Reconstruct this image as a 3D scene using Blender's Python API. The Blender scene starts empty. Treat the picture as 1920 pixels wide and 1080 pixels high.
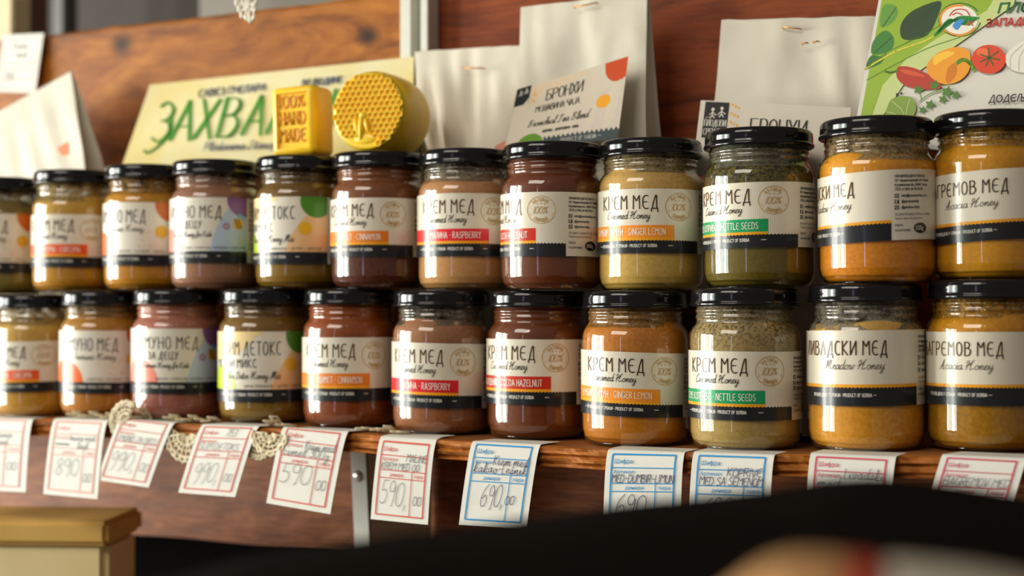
import bpy, bmesh, math, random
from math import sin, cos, tan, pi, radians as rad, atan2, sqrt, exp, floor
from mathutils import Vector, Matrix
from mathutils.noise import noise as pnoise
random.seed(7)
SC = bpy.context.scene
COL = SC.collection

# ------------------------------------------------------------------ camera
TH = 0.48649
CAM = Vector((0.4875, -0.9218, 0.0843))
FPX = 2800.0
PITCH = math.atan(47.4 / FPX)
ROLL = 0.0020
fwd = Vector((-sin(TH) * cos(PITCH), cos(TH) * cos(PITCH), sin(PITCH)))
rgt = Vector((cos(TH), sin(TH), 0.0))
upv = rgt.cross(fwd)
rgt2 = rgt * cos(ROLL) - upv * sin(ROLL)
upv2 = upv * cos(ROLL) + rgt * sin(ROLL)
cd = bpy.data.cameras.new('camera')
cam = bpy.data.objects.new('camera', cd)
COL.objects.link(cam)
M = Matrix((rgt2, upv2, -fwd)).transposed().to_4x4()
M.translation = CAM
cam.matrix_world = M
cd.sensor_width = 36.0
cd.lens = FPX / 1920 * 36
cd.clip_start = 0.02
cd.dof.use_dof = True
cd.dof.focus_distance = 0.945
cd.dof.aperture_fstop = 4.6
SC.camera = cam

# ------------------------------------------------------------------ exposure, world, lights
SC.view_settings.view_transform = 'Standard'
SC.view_settings.look = 'None'
SC.view_settings.gamma = 1
SC.view_settings.exposure = 0.12
SC.view_settings.use_curve_mapping = False
W = bpy.data.worlds.new('room_light')
SC.world = W
W.use_nodes = True
W.node_tree.nodes['Background'].inputs[0].default_value = (1.0, 0.90, 0.76, 1)
W.node_tree.nodes['Background'].inputs[1].default_value = 0.13


def area(name, loc, look, sx, sy, power, col):
    l = bpy.data.lights.new(name, 'AREA')
    l.shape = 'RECTANGLE'; l.size = sx; l.size_y = sy; l.energy = power; l.color = col
    o = bpy.data.objects.new(name, l); COL.objects.link(o)
    o.location = loc
    d = (Vector(look) - Vector(loc)).normalized()
    o.rotation_euler = d.to_track_quat('-Z', 'Y').to_euler()
    return o


def window_pane(name, az, dist, w, h, power, col, zc=0.22):
    a = rad(az)
    area(name, (dist * cos(a), dist * sin(a), zc), (0, 0, zc), w, h, power, col)


window_pane('window_daylight', -137, 3.0, 0.20, 1.3, 7, (0.80, 1.0, 0.84))
window_pane('window_daylight', -143, 3.0, 0.32, 1.3, 34, (1.0, 0.98, 0.92))
window_pane('window_daylight', -151, 3.0, 0.40, 1.3, 14, (0.86, 1.0, 0.90))
window_pane('window_daylight', -160, 3.0, 0.46, 1.3, 52, (1.0, 0.97, 0.90))
window_pane('window_daylight', -168.5, 3.0, 0.20, 1.3, 26, (1.0, 0.97, 0.90))
window_pane('far_window_daylight', -96, 4.2, 0.14, 1.6, 2.5, (0.55, 0.6, 1.0))
area('ceiling_light', (-0.5, -2.1, 1.6), (0, 0, 0.1), 1.5, 0.9, 26, (1.0, 0.92, 0.80))
for p in ((0.05, -1.35, 0.95), (0.17, -1.33, 0.95), (0.45, -1.3, 1.02)):
    l = bpy.data.lights.new('spot_bulb', 'POINT'); l.energy = 1.2; l.shadow_soft_size = 0.012; l.color = (1, 0.95, 0.88)
    o = bpy.data.objects.new('spot_bulb', l); COL.objects.link(o); o.location = p


# ------------------------------------------------------------------ helpers
def at(x, y, n=None, z=None):
    """photo pixel -> point on the vertical plane Y=n or level plane Z=z"""
    d = fwd * FPX + rgt2 * (x - 960) + upv2 * (540 - y)
    t = (n - CAM.y) / d.y if n is not None else (z - CAM.z) / d.z
    return CAM + d * t


def at_plane(x, y, p0, nrm):
    d = fwd * FPX + rgt2 * (x - 960) + upv2 * (540 - y)
    return CAM + d * ((p0 - CAM).dot(nrm) / d.dot(nrm))


def lin(c):
    if isinstance(c, str):
        c = [int(c[i:i + 2], 16) for i in (0, 2, 4)]
    return tuple(((v / 255) / 12.92 if v / 255 <= 0.04045 else ((v / 255 + 0.055) / 1.055) ** 2.4) for v in c) + (1,)


MATS = {}


def nt_new(name):
    m = bpy.data.materials.new(name); m.use_nodes = True
    nt = m.node_tree
    return m, nt, nt.nodes['Principled BSDF']


def node(nt, typ, **kw):
    n = nt.nodes.new(typ)
    for k, v in kw.items():
        if hasattr(n, k): setattr(n, k, v)
        else: n.inputs[k].default_value = v
    return n


def ramp(nt, src, stops):
    r = nt.nodes.new('ShaderNodeValToRGB')
    e = r.color_ramp.elements
    while len(e) < len(stops): e.new(0.5)
    for i, (p, c) in enumerate(stops):
        e[i].position = p; e[i].color = c if len(c) == 4 else (*c, 1)
    nt.links.new(src, r.inputs[0])
    return r.outputs[0]


def obcoord(nt, scale=(1, 1, 1), which='Object'):
    t = nt.nodes.new('ShaderNodeTexCoord'); m = nt.nodes.new('ShaderNodeMapping')
    m.inputs['Scale'].default_value = scale
    nt.links.new(t.outputs[which], m.inputs[0])
    return m.outputs[0]


def noise_tex(nt, vec, scale, detail=3, rough=0.5, dist=0.0):
    n = node(nt, 'ShaderNodeTexNoise')
    n.inputs['Scale'].default_value = scale; n.inputs['Detail'].default_value = detail
    n.inputs['Roughness'].default_value = rough; n.inputs['Distortion'].default_value = dist
    nt.links.new(vec, n.inputs['Vector'])
    return n.outputs[0]


def mixc(nt, fac, a, b, mode='MIX'):
    n = nt.nodes.new('ShaderNodeMix'); n.data_type = 'RGBA'; n.blend_type = mode
    for sock, v in ((n.inputs[0], fac), (n.inputs[6], a), (n.inputs[7], b)):
        if isinstance(v, (int, float)): sock.default_value = v
        elif isinstance(v, tuple): sock.default_value = v
        else: nt.links.new(v, sock)
    return n.outputs[2]


def bump(nt, b, h, strength, dist=0.001):
    n = nt.nodes.new('ShaderNodeBump'); n.inputs['Strength'].default_value = strength; n.inputs['Distance'].default_value = dist
    nt.links.new(h, n.inputs['Height']); nt.links.new(n.outputs[0], b.inputs['Normal'])


def M_ink(c, rough=0.38, grain=0.06):
    k = ('ink', c, rough)
    if k in MATS: return MATS[k]
    m, nt, b = nt_new('ink_' + str(c))
    col = lin(c)
    f = noise_tex(nt, obcoord(nt), 900, 2)
    o = mixc(nt, f, tuple(v * (1 - grain) for v in col[:3]) + (1,), tuple(min(1, v * (1 + grain)) for v in col[:3]) + (1,))
    nt.links.new(o, b.inputs['Base Color']); b.inputs['Roughness'].default_value = rough
    b.inputs['Specular IOR Level'].default_value = .25
    if rough < .39: b.inputs['Coat Weight'].default_value = 0.5; b.inputs['Coat Roughness'].default_value = 0.16
    MATS[k] = m
    return m


def M_label(striped=True):
    k = ('label', striped)
    if k in MATS: return MATS[k]
    m, nt, b = nt_new('label_paper')
    u = nt.nodes.new('ShaderNodeUVMap'); s = nt.nodes.new('ShaderNodeSeparateXYZ'); nt.links.new(u.outputs[0], s.inputs[0])
    mu = node(nt, 'ShaderNodeMath', operation='MULTIPLY'); nt.links.new(s.outputs[0], mu.inputs[0]); mu.inputs[1].default_value = 1 / 1.15
    fr = node(nt, 'ShaderNodeMath', operation='FRACT'); nt.links.new(mu.outputs[0], fr.inputs[0])
    a, c = lin((232, 224, 204)), lin((210, 200, 178))
    if not striped: a = lin((232, 225, 208)); c = lin((228, 220, 202))
    o = ramp(nt, fr.outputs[0], [(0.0, a), (0.50, a), (0.62, c), (0.9, c), (1.0, a)])
    nt.links.new(o, b.inputs['Base Color']); b.inputs['Roughness'].default_value = 0.36
    b.inputs['Coat Weight'].default_value = 0.5; b.inputs['Coat Roughness'].default_value = 0.16
    MATS[k] = m
    return m


def M_paper(name, c1, c2, scale=30, rough=0.75, bmp=0.3, trans=0.0):
    k = ('paper', name)
    if k in MATS: return MATS[k]
    m, nt, b = nt_new(name)
    v = obcoord(nt)
    f = noise_tex(nt, v, scale, 5, 0.6)
    o = ramp(nt, f, [(0.35, lin(c1)), (0.65, lin(c2))])
    nt.links.new(o, b.inputs['Base Color']); b.inputs['Roughness'].default_value = rough
    bump(nt, b, noise_tex(nt, v, scale * 2.2, 4, 0.5, 0.6), bmp, 0.0015)
    MATS[k] = m
    return m


def M_wood(name, dark, mid, light, sc=(1.2, 8, 16), rough=0.5, knots=0.5, seed=0.0, gl=0.3, fine=.35, spots=(), bs=.35):
    m, nt, b = nt_new(name)
    v = obcoord(nt, sc)
    if seed:
        v.node.inputs['Location'].default_value = (seed, seed * 0.7, seed * 1.3)
    g = noise_tex(nt, v, 5.5, 8, 0.62, 1.4)
    g2 = noise_tex(nt, obcoord(nt, (sc[0] * 5, sc[1] * 14, sc[2] * 14)), 5, 4, 0.7, 0.3)
    c = ramp(nt, g, [(0.30, lin(dark)), (0.50, lin(mid)), (0.68, lin(light))])
    c2 = mixc(nt, fine, c, ramp(nt, g2, [(0.3, lin(dark)), (0.62, lin(light))]))
    kn = noise_tex(nt, obcoord(nt, (1, 1, 1.4)), 7.5, 3, 0.5, 0.8)
    c3 = mixc(nt, ramp(nt, kn, [(0.54, (0, 0, 0)), (0.72, (knots, knots, knots))]), c2, lin(dark))
    for (sx, sz, sr) in spots:      # knots in the board
        mp = obcoord(nt, (1, 0, 1.3)); mp.node.inputs['Location'].default_value = (-sx, 0, -sz * 1.3)
        ln = node(nt, 'ShaderNodeVectorMath', operation='LENGTH'); nt.links.new(mp, ln.inputs[0])
        c3 = mixc(nt, ramp(nt, ln.outputs['Value'], [(0, (1, 1, 1)), (sr * .35, (.8, .8, .8)), (sr, (0, 0, 0))]), c3, lin((26, 14, 8)))
    nt.links.new(c3, b.inputs['Base Color']); b.inputs['Roughness'].default_value = rough
    b.inputs['Specular IOR Level'].default_value = gl
    bump(nt, b, g2, bs, 0.0012)
    return m


def M_plain(name, c, rough=0.5, metal=0.0, spec=0.5, nscale=60, var=0.12):
    k = ('plain', name)
    if k in MATS: return MATS[k]
    m, nt, b = nt_new(name)
    col = lin(c)
    f = noise_tex(nt, obcoord(nt), nscale, 4)
    o = mixc(nt, f, tuple(v * (1 - var) for v in col[:3]) + (1,), tuple(min(1, v * (1 + var)) for v in col[:3]) + (1,))
    nt.links.new(o, b.inputs['Base Color']); b.inputs['Roughness'].default_value = rough
    b.inputs['Metallic'].default_value = metal; b.inputs['Specular IOR Level'].default_value = spec
    MATS[k] = m
    return m


def M_glass():
    m = bpy.data.materials.new('jar_glass'); m.use_nodes = True
    nt = m.node_tree; nt.nodes.clear()
    out = nt.nodes.new('ShaderNodeOutputMaterial')
    lw = node(nt, 'ShaderNodeLayerWeight'); lw.inputs['Blend'].default_value = 0.35
    tc = ramp(nt, lw.outputs['Facing'], [(0.0, (0.98, 0.985, 0.97)), (0.7, (0.93, 0.94, 0.91)), (1.0, (0.45, 0.45, 0.40))])
    tr = nt.nodes.new('ShaderNodeBsdfTransparent'); nt.links.new(tc, tr.inputs[0])
    gl = nt.nodes.new('ShaderNodeBsdfGlossy'); gl.inputs['Roughness'].default_value = 0.025
    v = obcoord(nt)
    bp = nt.nodes.new('ShaderNodeBump'); bp.inputs['Strength'].default_value = 0.10; bp.inputs['Distance'].default_value = 0.0008
    nt.links.new(noise_tex(nt, v, 55, 2), bp.inputs['Height'])
    nt.links.new(bp.outputs[0], gl.inputs['Normal'])
    fr = nt.nodes.new('ShaderNodeFresnel')
    ge = nt.nodes.new('ShaderNodeNewGeometry')
    io = node(nt, 'ShaderNodeMapRange'); nt.links.new(ge.outputs['Backfacing'], io.inputs[0]); io.inputs[3].default_value = 1.52; io.inputs[4].default_value = 1 / 1.52
    nt.links.new(io.outputs[0], fr.inputs[0])   # a thin pane reflects alike from both sides
    nt.links.new(bp.outputs[0], fr.inputs['Normal'])
    mx = nt.nodes.new('ShaderNodeMixShader')
    f2 = node(nt, 'ShaderNodeMath', operation='MULTIPLY'); f2.use_clamp = True; nt.links.new(fr.outputs[0], f2.inputs[0]); f2.inputs[1].default_value = 1.9   # both faces of the glass wall
    nt.links.new(f2.outputs[0], mx.inputs[0]); nt.links.new(tr.outputs[0], mx.inputs[1]); nt.links.new(gl.outputs[0], mx.inputs[2])
    nt.links.new(mx.outputs[0], out.inputs[0])
    return m


def M_contents(i, low, top, speck=0.0, z0=0.045, z1=0.07, glow=0.0):
    m, nt, b = nt_new('jar_contents')
    def rich(c):
        l = .3 * c[0] + .55 * c[1] + .15 * c[2]
        return tuple(max(4, min(250, l + (v - l) * 1.22)) for v in c)
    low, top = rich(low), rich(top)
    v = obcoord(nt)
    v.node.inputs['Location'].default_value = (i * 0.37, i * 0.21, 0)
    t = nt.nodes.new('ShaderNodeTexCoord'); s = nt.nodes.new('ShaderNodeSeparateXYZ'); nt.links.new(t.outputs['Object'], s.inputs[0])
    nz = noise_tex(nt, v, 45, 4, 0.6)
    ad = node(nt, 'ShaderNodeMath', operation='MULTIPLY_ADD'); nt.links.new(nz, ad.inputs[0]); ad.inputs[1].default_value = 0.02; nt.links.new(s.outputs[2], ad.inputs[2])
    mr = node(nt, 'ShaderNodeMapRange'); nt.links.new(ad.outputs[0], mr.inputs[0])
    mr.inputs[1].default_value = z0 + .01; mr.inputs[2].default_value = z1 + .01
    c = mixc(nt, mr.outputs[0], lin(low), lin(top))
    fine = noise_tex(nt, v, 420, 3, 0.6)
    c = mixc(nt, 0.25, c, ramp(nt, fine, [(0.3, tuple(x * 0.45 for x in lin(low)[:3])), (0.7, tuple(min(1, x * 1.4) for x in lin(top)[:3]))]))
    if speck > 0:
        vr = noise_tex(nt, v, 480, 3, 0.75)
        th = 0.58 - .08 * speck
        sp = ramp(nt, vr, [(th - .02, (0, 0, 0)), (th + .05, (1, 1, 1))])
        mk = node(nt, 'ShaderNodeMath', operation='MULTIPLY'); nt.links.new(sp, mk.inputs[0])
        m2 = node(nt, 'ShaderNodeMapRange'); nt.links.new(ad.outputs[0], m2.inputs[0])
        m2.inputs[1].default_value = z1 - .006; m2.inputs[2].default_value = z1 + .012; m2.inputs[3].default_value = speck * 0.15; m2.inputs[4].default_value = speck
        nt.links.new(m2.outputs[0], mk.inputs[1])
        c = mixc(nt, mk.outputs[0], c, lin((28, 24, 14)))
    nt.links.new(c, b.inputs['Base Color'])
    b.inputs['Roughness'].default_value = 0.55; b.inputs['Specular IOR Level'].default_value = 0.25
    if glow:
        b.inputs['Subsurface Weight'].default_value = glow
        b.inputs['Subsurface Radius'].default_value = (1, 0.5, 0.15); b.inputs['Subsurface Scale'].default_value = 0.012
    return m


def M_residue(i, c, dens):
    m = bpy.data.materials.new('jar_residue'); m.use_nodes = True
    nt = m.node_tree; b = nt.nodes['Principled BSDF']
    v = obcoord(nt); v.node.inputs['Location'].default_value = (i * 0.7, 0.3 * i, 0)
    col = lin(c)
    f = noise_tex(nt, v, 600, 3, 0.7)
    o = ramp(nt, f, [(0.35, tuple(x * 0.3 for x in col[:3])), (0.65, col)])
    nt.links.new(o, b.inputs['Base Color']); b.inputs['Roughness'].default_value = 0.5
    a = ramp(nt, noise_tex(nt, v, 160, 4, 0.75), [(0.62 - dens * 0.5, (0, 0, 0)), (0.85 - dens * 0.5, (1, 1, 1))])
    nt.links.new(a, b.inputs['Alpha'])
    return m


def mesh_obj(name, verts, faces, mat, parent=None, smooth=False, uv=None):
    me = bpy.data.meshes.new(name)
    me.from_pydata([tuple(v) for v in verts], [], faces)
    if mat: me.materials.append(mat)
    if smooth: me.polygons.foreach_set('use_smooth', [True] * len(me.polygons))
    if uv:
        l = me.uv_layers.new(name='UVMap')
        for lp in me.loops: l.data[lp.index].uv = uv[lp.vertex_index]
    me.update()
    o = bpy.data.objects.new(name, me); COL.objects.link(o)
    if parent: o.parent = parent
    return o


def empty(name, loc, label, cat, group=None):
    o = bpy.data.objects.new(name, None); COL.objects.link(o); o.location = loc
    o.empty_display_size = 0.02
    return tag(o, label, cat, group)


def tag(o, label, cat, group=None, kind=None):
    o['label'] = label; o['category'] = cat
    if group: o['group'] = group
    if kind: o['kind'] = kind
    return o


def lathe(prof, seg=72, cap=True, wob=None):
    vs, fs = [], []
    for r, z in prof:
        for k in range(seg):
            a = 2 * pi * k / seg
            zz = z + (wob(a, r, z) if wob else 0)
            vs.append((r * cos(a), r * sin(a), zz))
    for i in range(len(prof) - 1):
        for k in range(seg):
            a, b = i * seg + k, i * seg + (k + 1) % seg
            fs.append((a, b, b + seg, a + seg))
    if cap:
        if prof[0][0] > 1e-6: fs.append(tuple(range(seg - 1, -1, -1)))
        if prof[-1][0] > 1e-6: fs.append(tuple((len(prof) - 1) * seg + k for k in range(seg)))
    return vs, fs


def box(x0, x1, y0, y1, z0, z1, bev=0.0, name=None, mat=None, parent=None, sub=None, disp=None):
    bm = bmesh.new(); bmesh.ops.create_cube(bm, size=1)
    for v in bm.verts:
        v.co = Vector(((x0 + x1) / 2 + v.co.x * (x1 - x0), (y0 + y1) / 2 + v.co.y * (y1 - y0), (z0 + z1) / 2 + v.co.z * (z1 - z0)))
    if bev: bmesh.ops.bevel(bm, geom=bm.edges[:], offset=bev, segments=3, affect='EDGES')
    me = bpy.data.meshes.new(name); bm.to_mesh(me); bm.free()
    me.materials.append(mat)
    o = bpy.data.objects.new(name, me); COL.objects.link(o)
    if parent: o.parent = parent
    return o


def catmull(p, closed=False, n=5):
    if len(p) < 3: return p
    out = []
    m = len(p)
    rng = m if closed else m - 1
    for i in range(rng):
        g = (lambda k: p[k % m]) if closed else (lambda k: p[max(0, min(m - 1, k))])
        a, b, c, d = g(i - 1), g(i), g(i + 1), g(i + 2)
        for j in range(n):
            t = j / n
            out.append(tuple(0.5 * ((2 * b[q]) + (-a[q] + c[q]) * t + (2 * a[q] - 5 * b[q] + 4 * c[q] - d[q]) * t * t + (-a[q] + 3 * b[q] - 3 * c[q] + d[q]) * t ** 3) for q in range(len(b))))
    if not closed: out.append(tuple(p[-1]))
    return out


def tube(pts, r, seg=6, closed=False):
    vs, fs = [], []
    pts = [Vector(p) for p in pts]; n = len(pts)
    for i, p in enumerate(pts):
        a = pts[(i - 1) % n] if closed or i > 0 else p
        b = pts[(i + 1) % n] if closed or i < n - 1 else p
        t = (b - a).normalized()
        s = t.cross(Vector((0.13, 0.9, 0.4))).normalized(); u = t.cross(s)
        for k in range(seg):
            q = 2 * pi * k / seg
            vs.append(p + (s * cos(q) + u * sin(q)) * r)
    for i in range(n if closed else n - 1):
        for k in range(seg):
            j = (i + 1) % n
            fs.append((i * seg + k, i * seg + (k + 1) % seg, j * seg + (k + 1) % seg, j * seg + k))
    if not closed:
        fs.append(tuple(range(seg))[::-1]); fs.append(tuple((n - 1) * seg + k for k in range(seg)))
    return vs, fs


def merge(parts):
    vs, fs = [], []
    for v, f in parts:
        o = len(vs); vs += list(v); fs += [tuple(i + o for i in q) for q in f]
    return vs, fs


# ------------------------------------------------------------------ stroke lettering
G = {}


def g(chars, w, s):
    st = []
    for part in s.split('|'):
        sm = part[0] == '~'
        p = [tuple(map(float, q.split(','))) for q in part.lstrip('~').split()]
        st.append(catmull(p, n=4) if sm else p)
    for c in chars: G[c] = (w, st)


g('AА', .5, '0,0 .25,1 .5,0|.09,.35 .41,.35')
g('Б', .45, '.42,1 0,1 0,0|~0,.55 .3,.55 .44,.3 .3,.02 0,0')
g('BВ', .45, '0,0 0,1|~0,1 .28,.98 .38,.8 .26,.58 0,.55|~0,.55 .32,.53 .45,.3 .3,.02 0,0')
g('Г', .38, '0,0 0,1 .38,1')
g('Д', .52, '.0,-.2 .02,.02 .5,.02 .52,-.22|.07,.02 .2,.6 .34,1 .42,1 .44,.02')
g('EЕ', .42, '~.4,.97 .2,1 .02,.8 .0,.5 .02,.2 .2,0 .42,.04|.02,.52 .33,.52')
g('Ж', .6, '.3,0 .3,1|0,1 .3,.5 0,0|.6,1 .3,.5 .6,0')
g('З', .4, '~.02,.9 .2,1 .38,.8 .3,.58 .14,.53|~.14,.53 .34,.48 .42,.25 .22,0 0,.1')
g('И', .46, '0,1 0,0 .46,1 .46,0')
g('JЈ', .3, '~.3,1 .3,.4 .26,.08 .1,0 0,.1')
g('KК', .44, '0,0 0,1|.42,1 0,.5 .44,0')
g('Л', .46, '0,0 .2,1 .42,1 .42,0')
g('MМ', .54, '0,0 .03,1 .27,.60 .51,1 .54,0')
g('HН', .44, '0,0 0,1|.44,0 .44,1|0,.52 .44,.52')
g('OО0', .46, '~.23,1 .05,.85 0,.5 .05,.15 .23,0 .41,.15 .46,.5 .41,.85 .23,1')
g('П', .44, '0,0 0,1 .44,1 .44,0')
g('PР', .42, '0,0 0,1|~0,1 .3,.98 .42,.75 .3,.5 0,.46')
g('CС', .4, '~.4,.93 .22,1 .03,.8 0,.5 .03,.2 .22,0 .4,.07')
g('TТ', .44, '0,1 .44,1|.22,1 .22,0')
g('У', .44, '0,1 .24,.42|~.44,1 .24,.4 .12,.05 0,.02')
g('XХ', .44, '0,0 .44,1|0,1 .44,0')
g('Ц', .5, '0,1 0,.02 .42,.02 .42,1|.42,.02 .5,-.18')
g('Ч', .42, '~0,1 .02,.6 .2,.48 .42,.52|.42,1 .42,0')
g('Ш', .6, '0,1 0,0 .6,0 .6,1|.3,1 .3,0')
g('Ђ', .52, '0,1 .36,1|.12,1 .12,0|~.12,.55 .35,.62 .5,.4 .46,.08 .34,-.05')
g('Љ', .62, '0,0 .14,1 .34,1 .34,0|~.34,.5 .56,.46 .62,.24 .52,.02 .34,0')
g('DĐ', .46, '0,0 0,1|~0,1 .28,.95 .46,.5 .28,.05 0,0')
g('F', .38, '0,0 0,1 .38,1|0,.52 .3,.52')
g('G', .44, '~.42,.92 .22,1 .03,.8 0,.5 .03,.2 .22,0 .42,.08|.42,.06 .42,.42 .24,.42')
g('I1', .1, '.05,0 .05,1')
g('L', .36, '0,1 0,0 .36,0')
g('N', .46, '0,0 0,1 .46,0 .46,1')
g('R', .44, '0,0 0,1|~0,1 .3,.98 .4,.76 .28,.54 0,.5|.18,.5 .44,0')
g('S', .4, '~.38,.9 .2,1 .03,.82 .12,.58 .3,.44 .4,.22 .22,0 0,.1')
g('U', .44, '~0,1 .01,.3 .1,.03 .22,0 .34,.03 .43,.3 .44,1')
g('V', .46, '0,1 .23,0 .46,1')
g('W', .66, '0,1 .16,0 .33,.7 .5,0 .66,1')
g('Y', .44, '0,1 .22,.5 .44,1|.22,.5 .22,0')
g('Z', .42, '0,1 .42,1 0,0 .42,0')
g('2', .42, '~.02,.78 .2,1 .4,.8 .3,.45 .0,.02|0,.02 .42,.02')
g('3', .4, '~.02,.9 .2,1 .38,.8 .14,.53|~.14,.53 .4,.4 .36,.1 .18,0 0,.1')
g('4', .42, '.3,0 .3,1 0,.35 .42,.35')
g('5', .4, '.38,1 .08,1 .04,.56|~.04,.56 .25,.6 .4,.35 .25,.03 0,.08')
g('6', .42, '~.34,1 .1,.7 .0,.3 .12,.02 .32,.04 .42,.28 .28,.5 .04,.36')
g('7', .4, '0,1 .4,1 .12,0')
g('8', .42, '~.21,.54 .04,.75 .21,1 .38,.75 .21,.54 .02,.25 .21,0 .4,.25 .21,.54')
g('9', .42, '~.38,.75 .2,.98 .02,.78 .1,.52 .3,.55 .38,.78 .4,.5 .34,0 .26,-.1')
g('•', .2, '.07,.5 .13,.5')
g('.', .12, '.04,.02 .08,.02')
g(',', .16, '.1,.08 .04,-.16')
g('-', .36, '.04,.48 .3,.48')
g('—', .9, '.0,.5 .9,.5')
g('(', .2, '~.18,1.05 .02,.5 .18,-.05')
g(')', .2, '~.02,1.05 .18,.5 .02,-.05')
g('+', .4, '.2,.2 .2,.8|0,.5 .4,.5')
g(':', .14, '.06,.05 .08,.05|.06,.6 .08,.6')
g('%', .6, '.05,.0 .5,1|~.1,.95 0,.8 .1,.62 .22,.8 .1,.95|~.48,.4 .38,.22 .48,.05 .6,.22 .48,.4')
g('a', .52, '~.38,.42 .2,.5 .02,.25 .14,0 .32,.15 .4,.48 .38,.1 .45,0 .56,.1')
g('b', .46, '~.05,1 .04,.3 .1,0|~.06,.25 .25,.5 .42,.25 .25,0 .06,.1')
g('c', .4, '~.34,.42 .2,.5 .03,.25 .17,0 .42,.12')
g('d', .54, '~.38,.42 .2,.5 .02,.25 .14,0 .32,.15 .44,1.05|~.41,.6 .38,.1 .46,0 .56,.1')
g('e', .42, '~0,.15 .25,.28 .28,.44 .17,.5 .04,.28 .12,.02 .28,0 .44,.12')
g('f', .34, '~.0,.05 .2,.5 .34,1 .24,1.05 .16,.6 .1,-.35 .2,-.3 .2,0 .36,.1')
g('g', .5, '~.38,.42 .2,.5 .02,.25 .14,0 .34,.15 .4,.48 .36,-.35 .18,-.45 .1,-.3 .5,.1')
g('h', .5, '~.0,.05 .2,.7 .2,1.05 .1,.9 .08,0|~.08,.1 .25,.48 .36,.4 .36,.05 .5,.08')
g('i', .26, '~.0,.12 .1,.48 .09,.08 .16,0 .28,.1|.13,.68 .14,.7')
g('j', .26, '~.12,.48 .1,-.3 0,-.35|.13,.68 .14,.7')
g('k', .46, '~.0,.05 .18,.7 .16,1.05 .08,.9 .08,0|~.36,.48 .1,.22 .3,0 .48,.1')
g('l', .28, '~.0,.1 .2,.75 .16,1.05 .08,.8 .1,.08 .18,0 .3,.1')
g('m', .74, '~.0,.1 .1,.46 .1,.0|~.1,.15 .24,.48 .34,.4 .34,0|~.34,.15 .48,.48 .58,.4 .58,.06 .66,0 .76,.1')
g('n', .52, '~.0,.1 .1,.46 .1,.0|~.1,.15 .26,.48 .36,.4 .36,.06 .44,0 .54,.1')
g('o', .46, '~.2,.5 .03,.3 .1,.02 .28,.02 .36,.28 .2,.5 .3,.4 .48,.38')
g('p', .48, '0,.48 .05,-.4|~.03,.3 .25,.5 .42,.25 .25,0 .04,.08')
g('r', .38, '~.0,.1 .1,.5 .22,.44 .2,.08 .28,0 .4,.1')
g('s', .36, '~.0,.08 .18,.5 .26,.25 .18,.0 .04,.06 .38,.1')
g('š', .36, '~.0,.08 .18,.5 .26,.25 .18,.0 .04,.06 .38,.1|.08,.8 .18,.66 .28,.8')
g('t', .32, '~.0,.1 .16,.85 .1,.1 .18,0 .34,.1|.0,.6 .28,.62')
g('u', .5, '~.0,.1 .08,.48 .08,.06 .2,0 .34,.15 .38,.48 .36,.08 .44,0 .52,.1')
g('v', .44, '~.0,.4 .08,.48 .12,0 .32,.2 .3,.48 .46,.4')
g('w', .64, '~.0,.4 .08,.48 .1,.02 .26,.1 .28,.4 .32,.02 .48,.1 .48,.46 .66,.4')
g('x', .42, '~.0,.42 .1,.46 .26,.02 .44,.1|.34,.48 .02,.0')
g('y', .5, '~.0,.1 .08,.48 .1,.1 .22,.05 .34,.2 .4,.48 .34,-.35 .2,-.45 .12,-.3 .52,.1')
g('z', .42, '~.02,.44 .3,.46 .04,.02 .42,.08')
SCR = {}
for c, w, s in (('C', .62, '~.58,.85 .5,1.02 .3,.95 .08,.5 .12,.08 .35,0 .68,.2'),
                ('H', .86, '~.05,.7 .12,.98 .3,.9 .2,.4 .1,.0|~.1,.5 .4,.6 .75,1.05 .66,.95 .52,.4 .5,.05 .62,0 .9,.15|~.0,.35 .3,.55 .6,.5'),
                ('M', .95, '~.02,.1 .12,.0 .25,.5 .32,1 .34,.1|~.34,.3 .55,1 .6,.9 .56,.1|~.58,.3 .76,1 .84,.8 .78,.1 .88,0 1,.15'),
                ('A', .7, '~.0,.05 .2,.1 .5,1 .52,.95 .5,.1 .6,0 .74,.12|~.12,.4 .35,.32 .64,.42'),
                ('I', .4, '~.35,1 .2,.5 .05,.05 -.05,.15|~.1,.85 .25,1 .45,.95'),
                ('S', .5, '~.5,.85 .35,1 .2,.8 .35,.45 .25,.02 .05,.05 .0,.2'),
                ('T', .55, '~.0,.85 .2,1 .6,.98|~.36,.98 .25,.4 .15,0 0,.1'),
                ('D', .6, '~.15,1 .1,.4 .05,0 .3,0 .58,.4 .4,.9 .1,1'),
                ('B', .6, '~.15,1 .08,0|~.0,.85 .3,1.02 .5,.85 .2,.55 .5,.4 .4,.05 .1,0'),
                ('K', .6, '~.1,1 .05,0|~.6,1 .12,.5 .4,.1 .65,.05')):
    keep = dict(G); g('\x01', w, s); SCR[c] = G['\x01']; del G['\x01']


def tw(text, h, gap=.14, script=False):
    return sum((((SCR.get(c) if script else None) or G.get(c, (.3, [])))[0] + (0.0 if script and c.islower() else gap)) * h if c != ' ' else .3 * h for c in text)


def strokes(text, x, y, h, slant=0.0, gap=.14, script=False, xs=1.0, jit=0.0, rg=None):
    out = []
    for c in text:
        if c == ' ':
            x += .3 * h * xs; continue
        w, st = (SCR.get(c) if script else None) or G.get(c, (.3, []))
        dy = (rg.uniform(-jit, jit) if rg else 0) * h
        for p in st: out.append([(x + (a * xs + slant * b) * h, y + b * h + dy) for a, b in p])
        x += (w + (0.0 if script and c.islower() else gap)) * h * xs
    return out


_FT = {}


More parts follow.
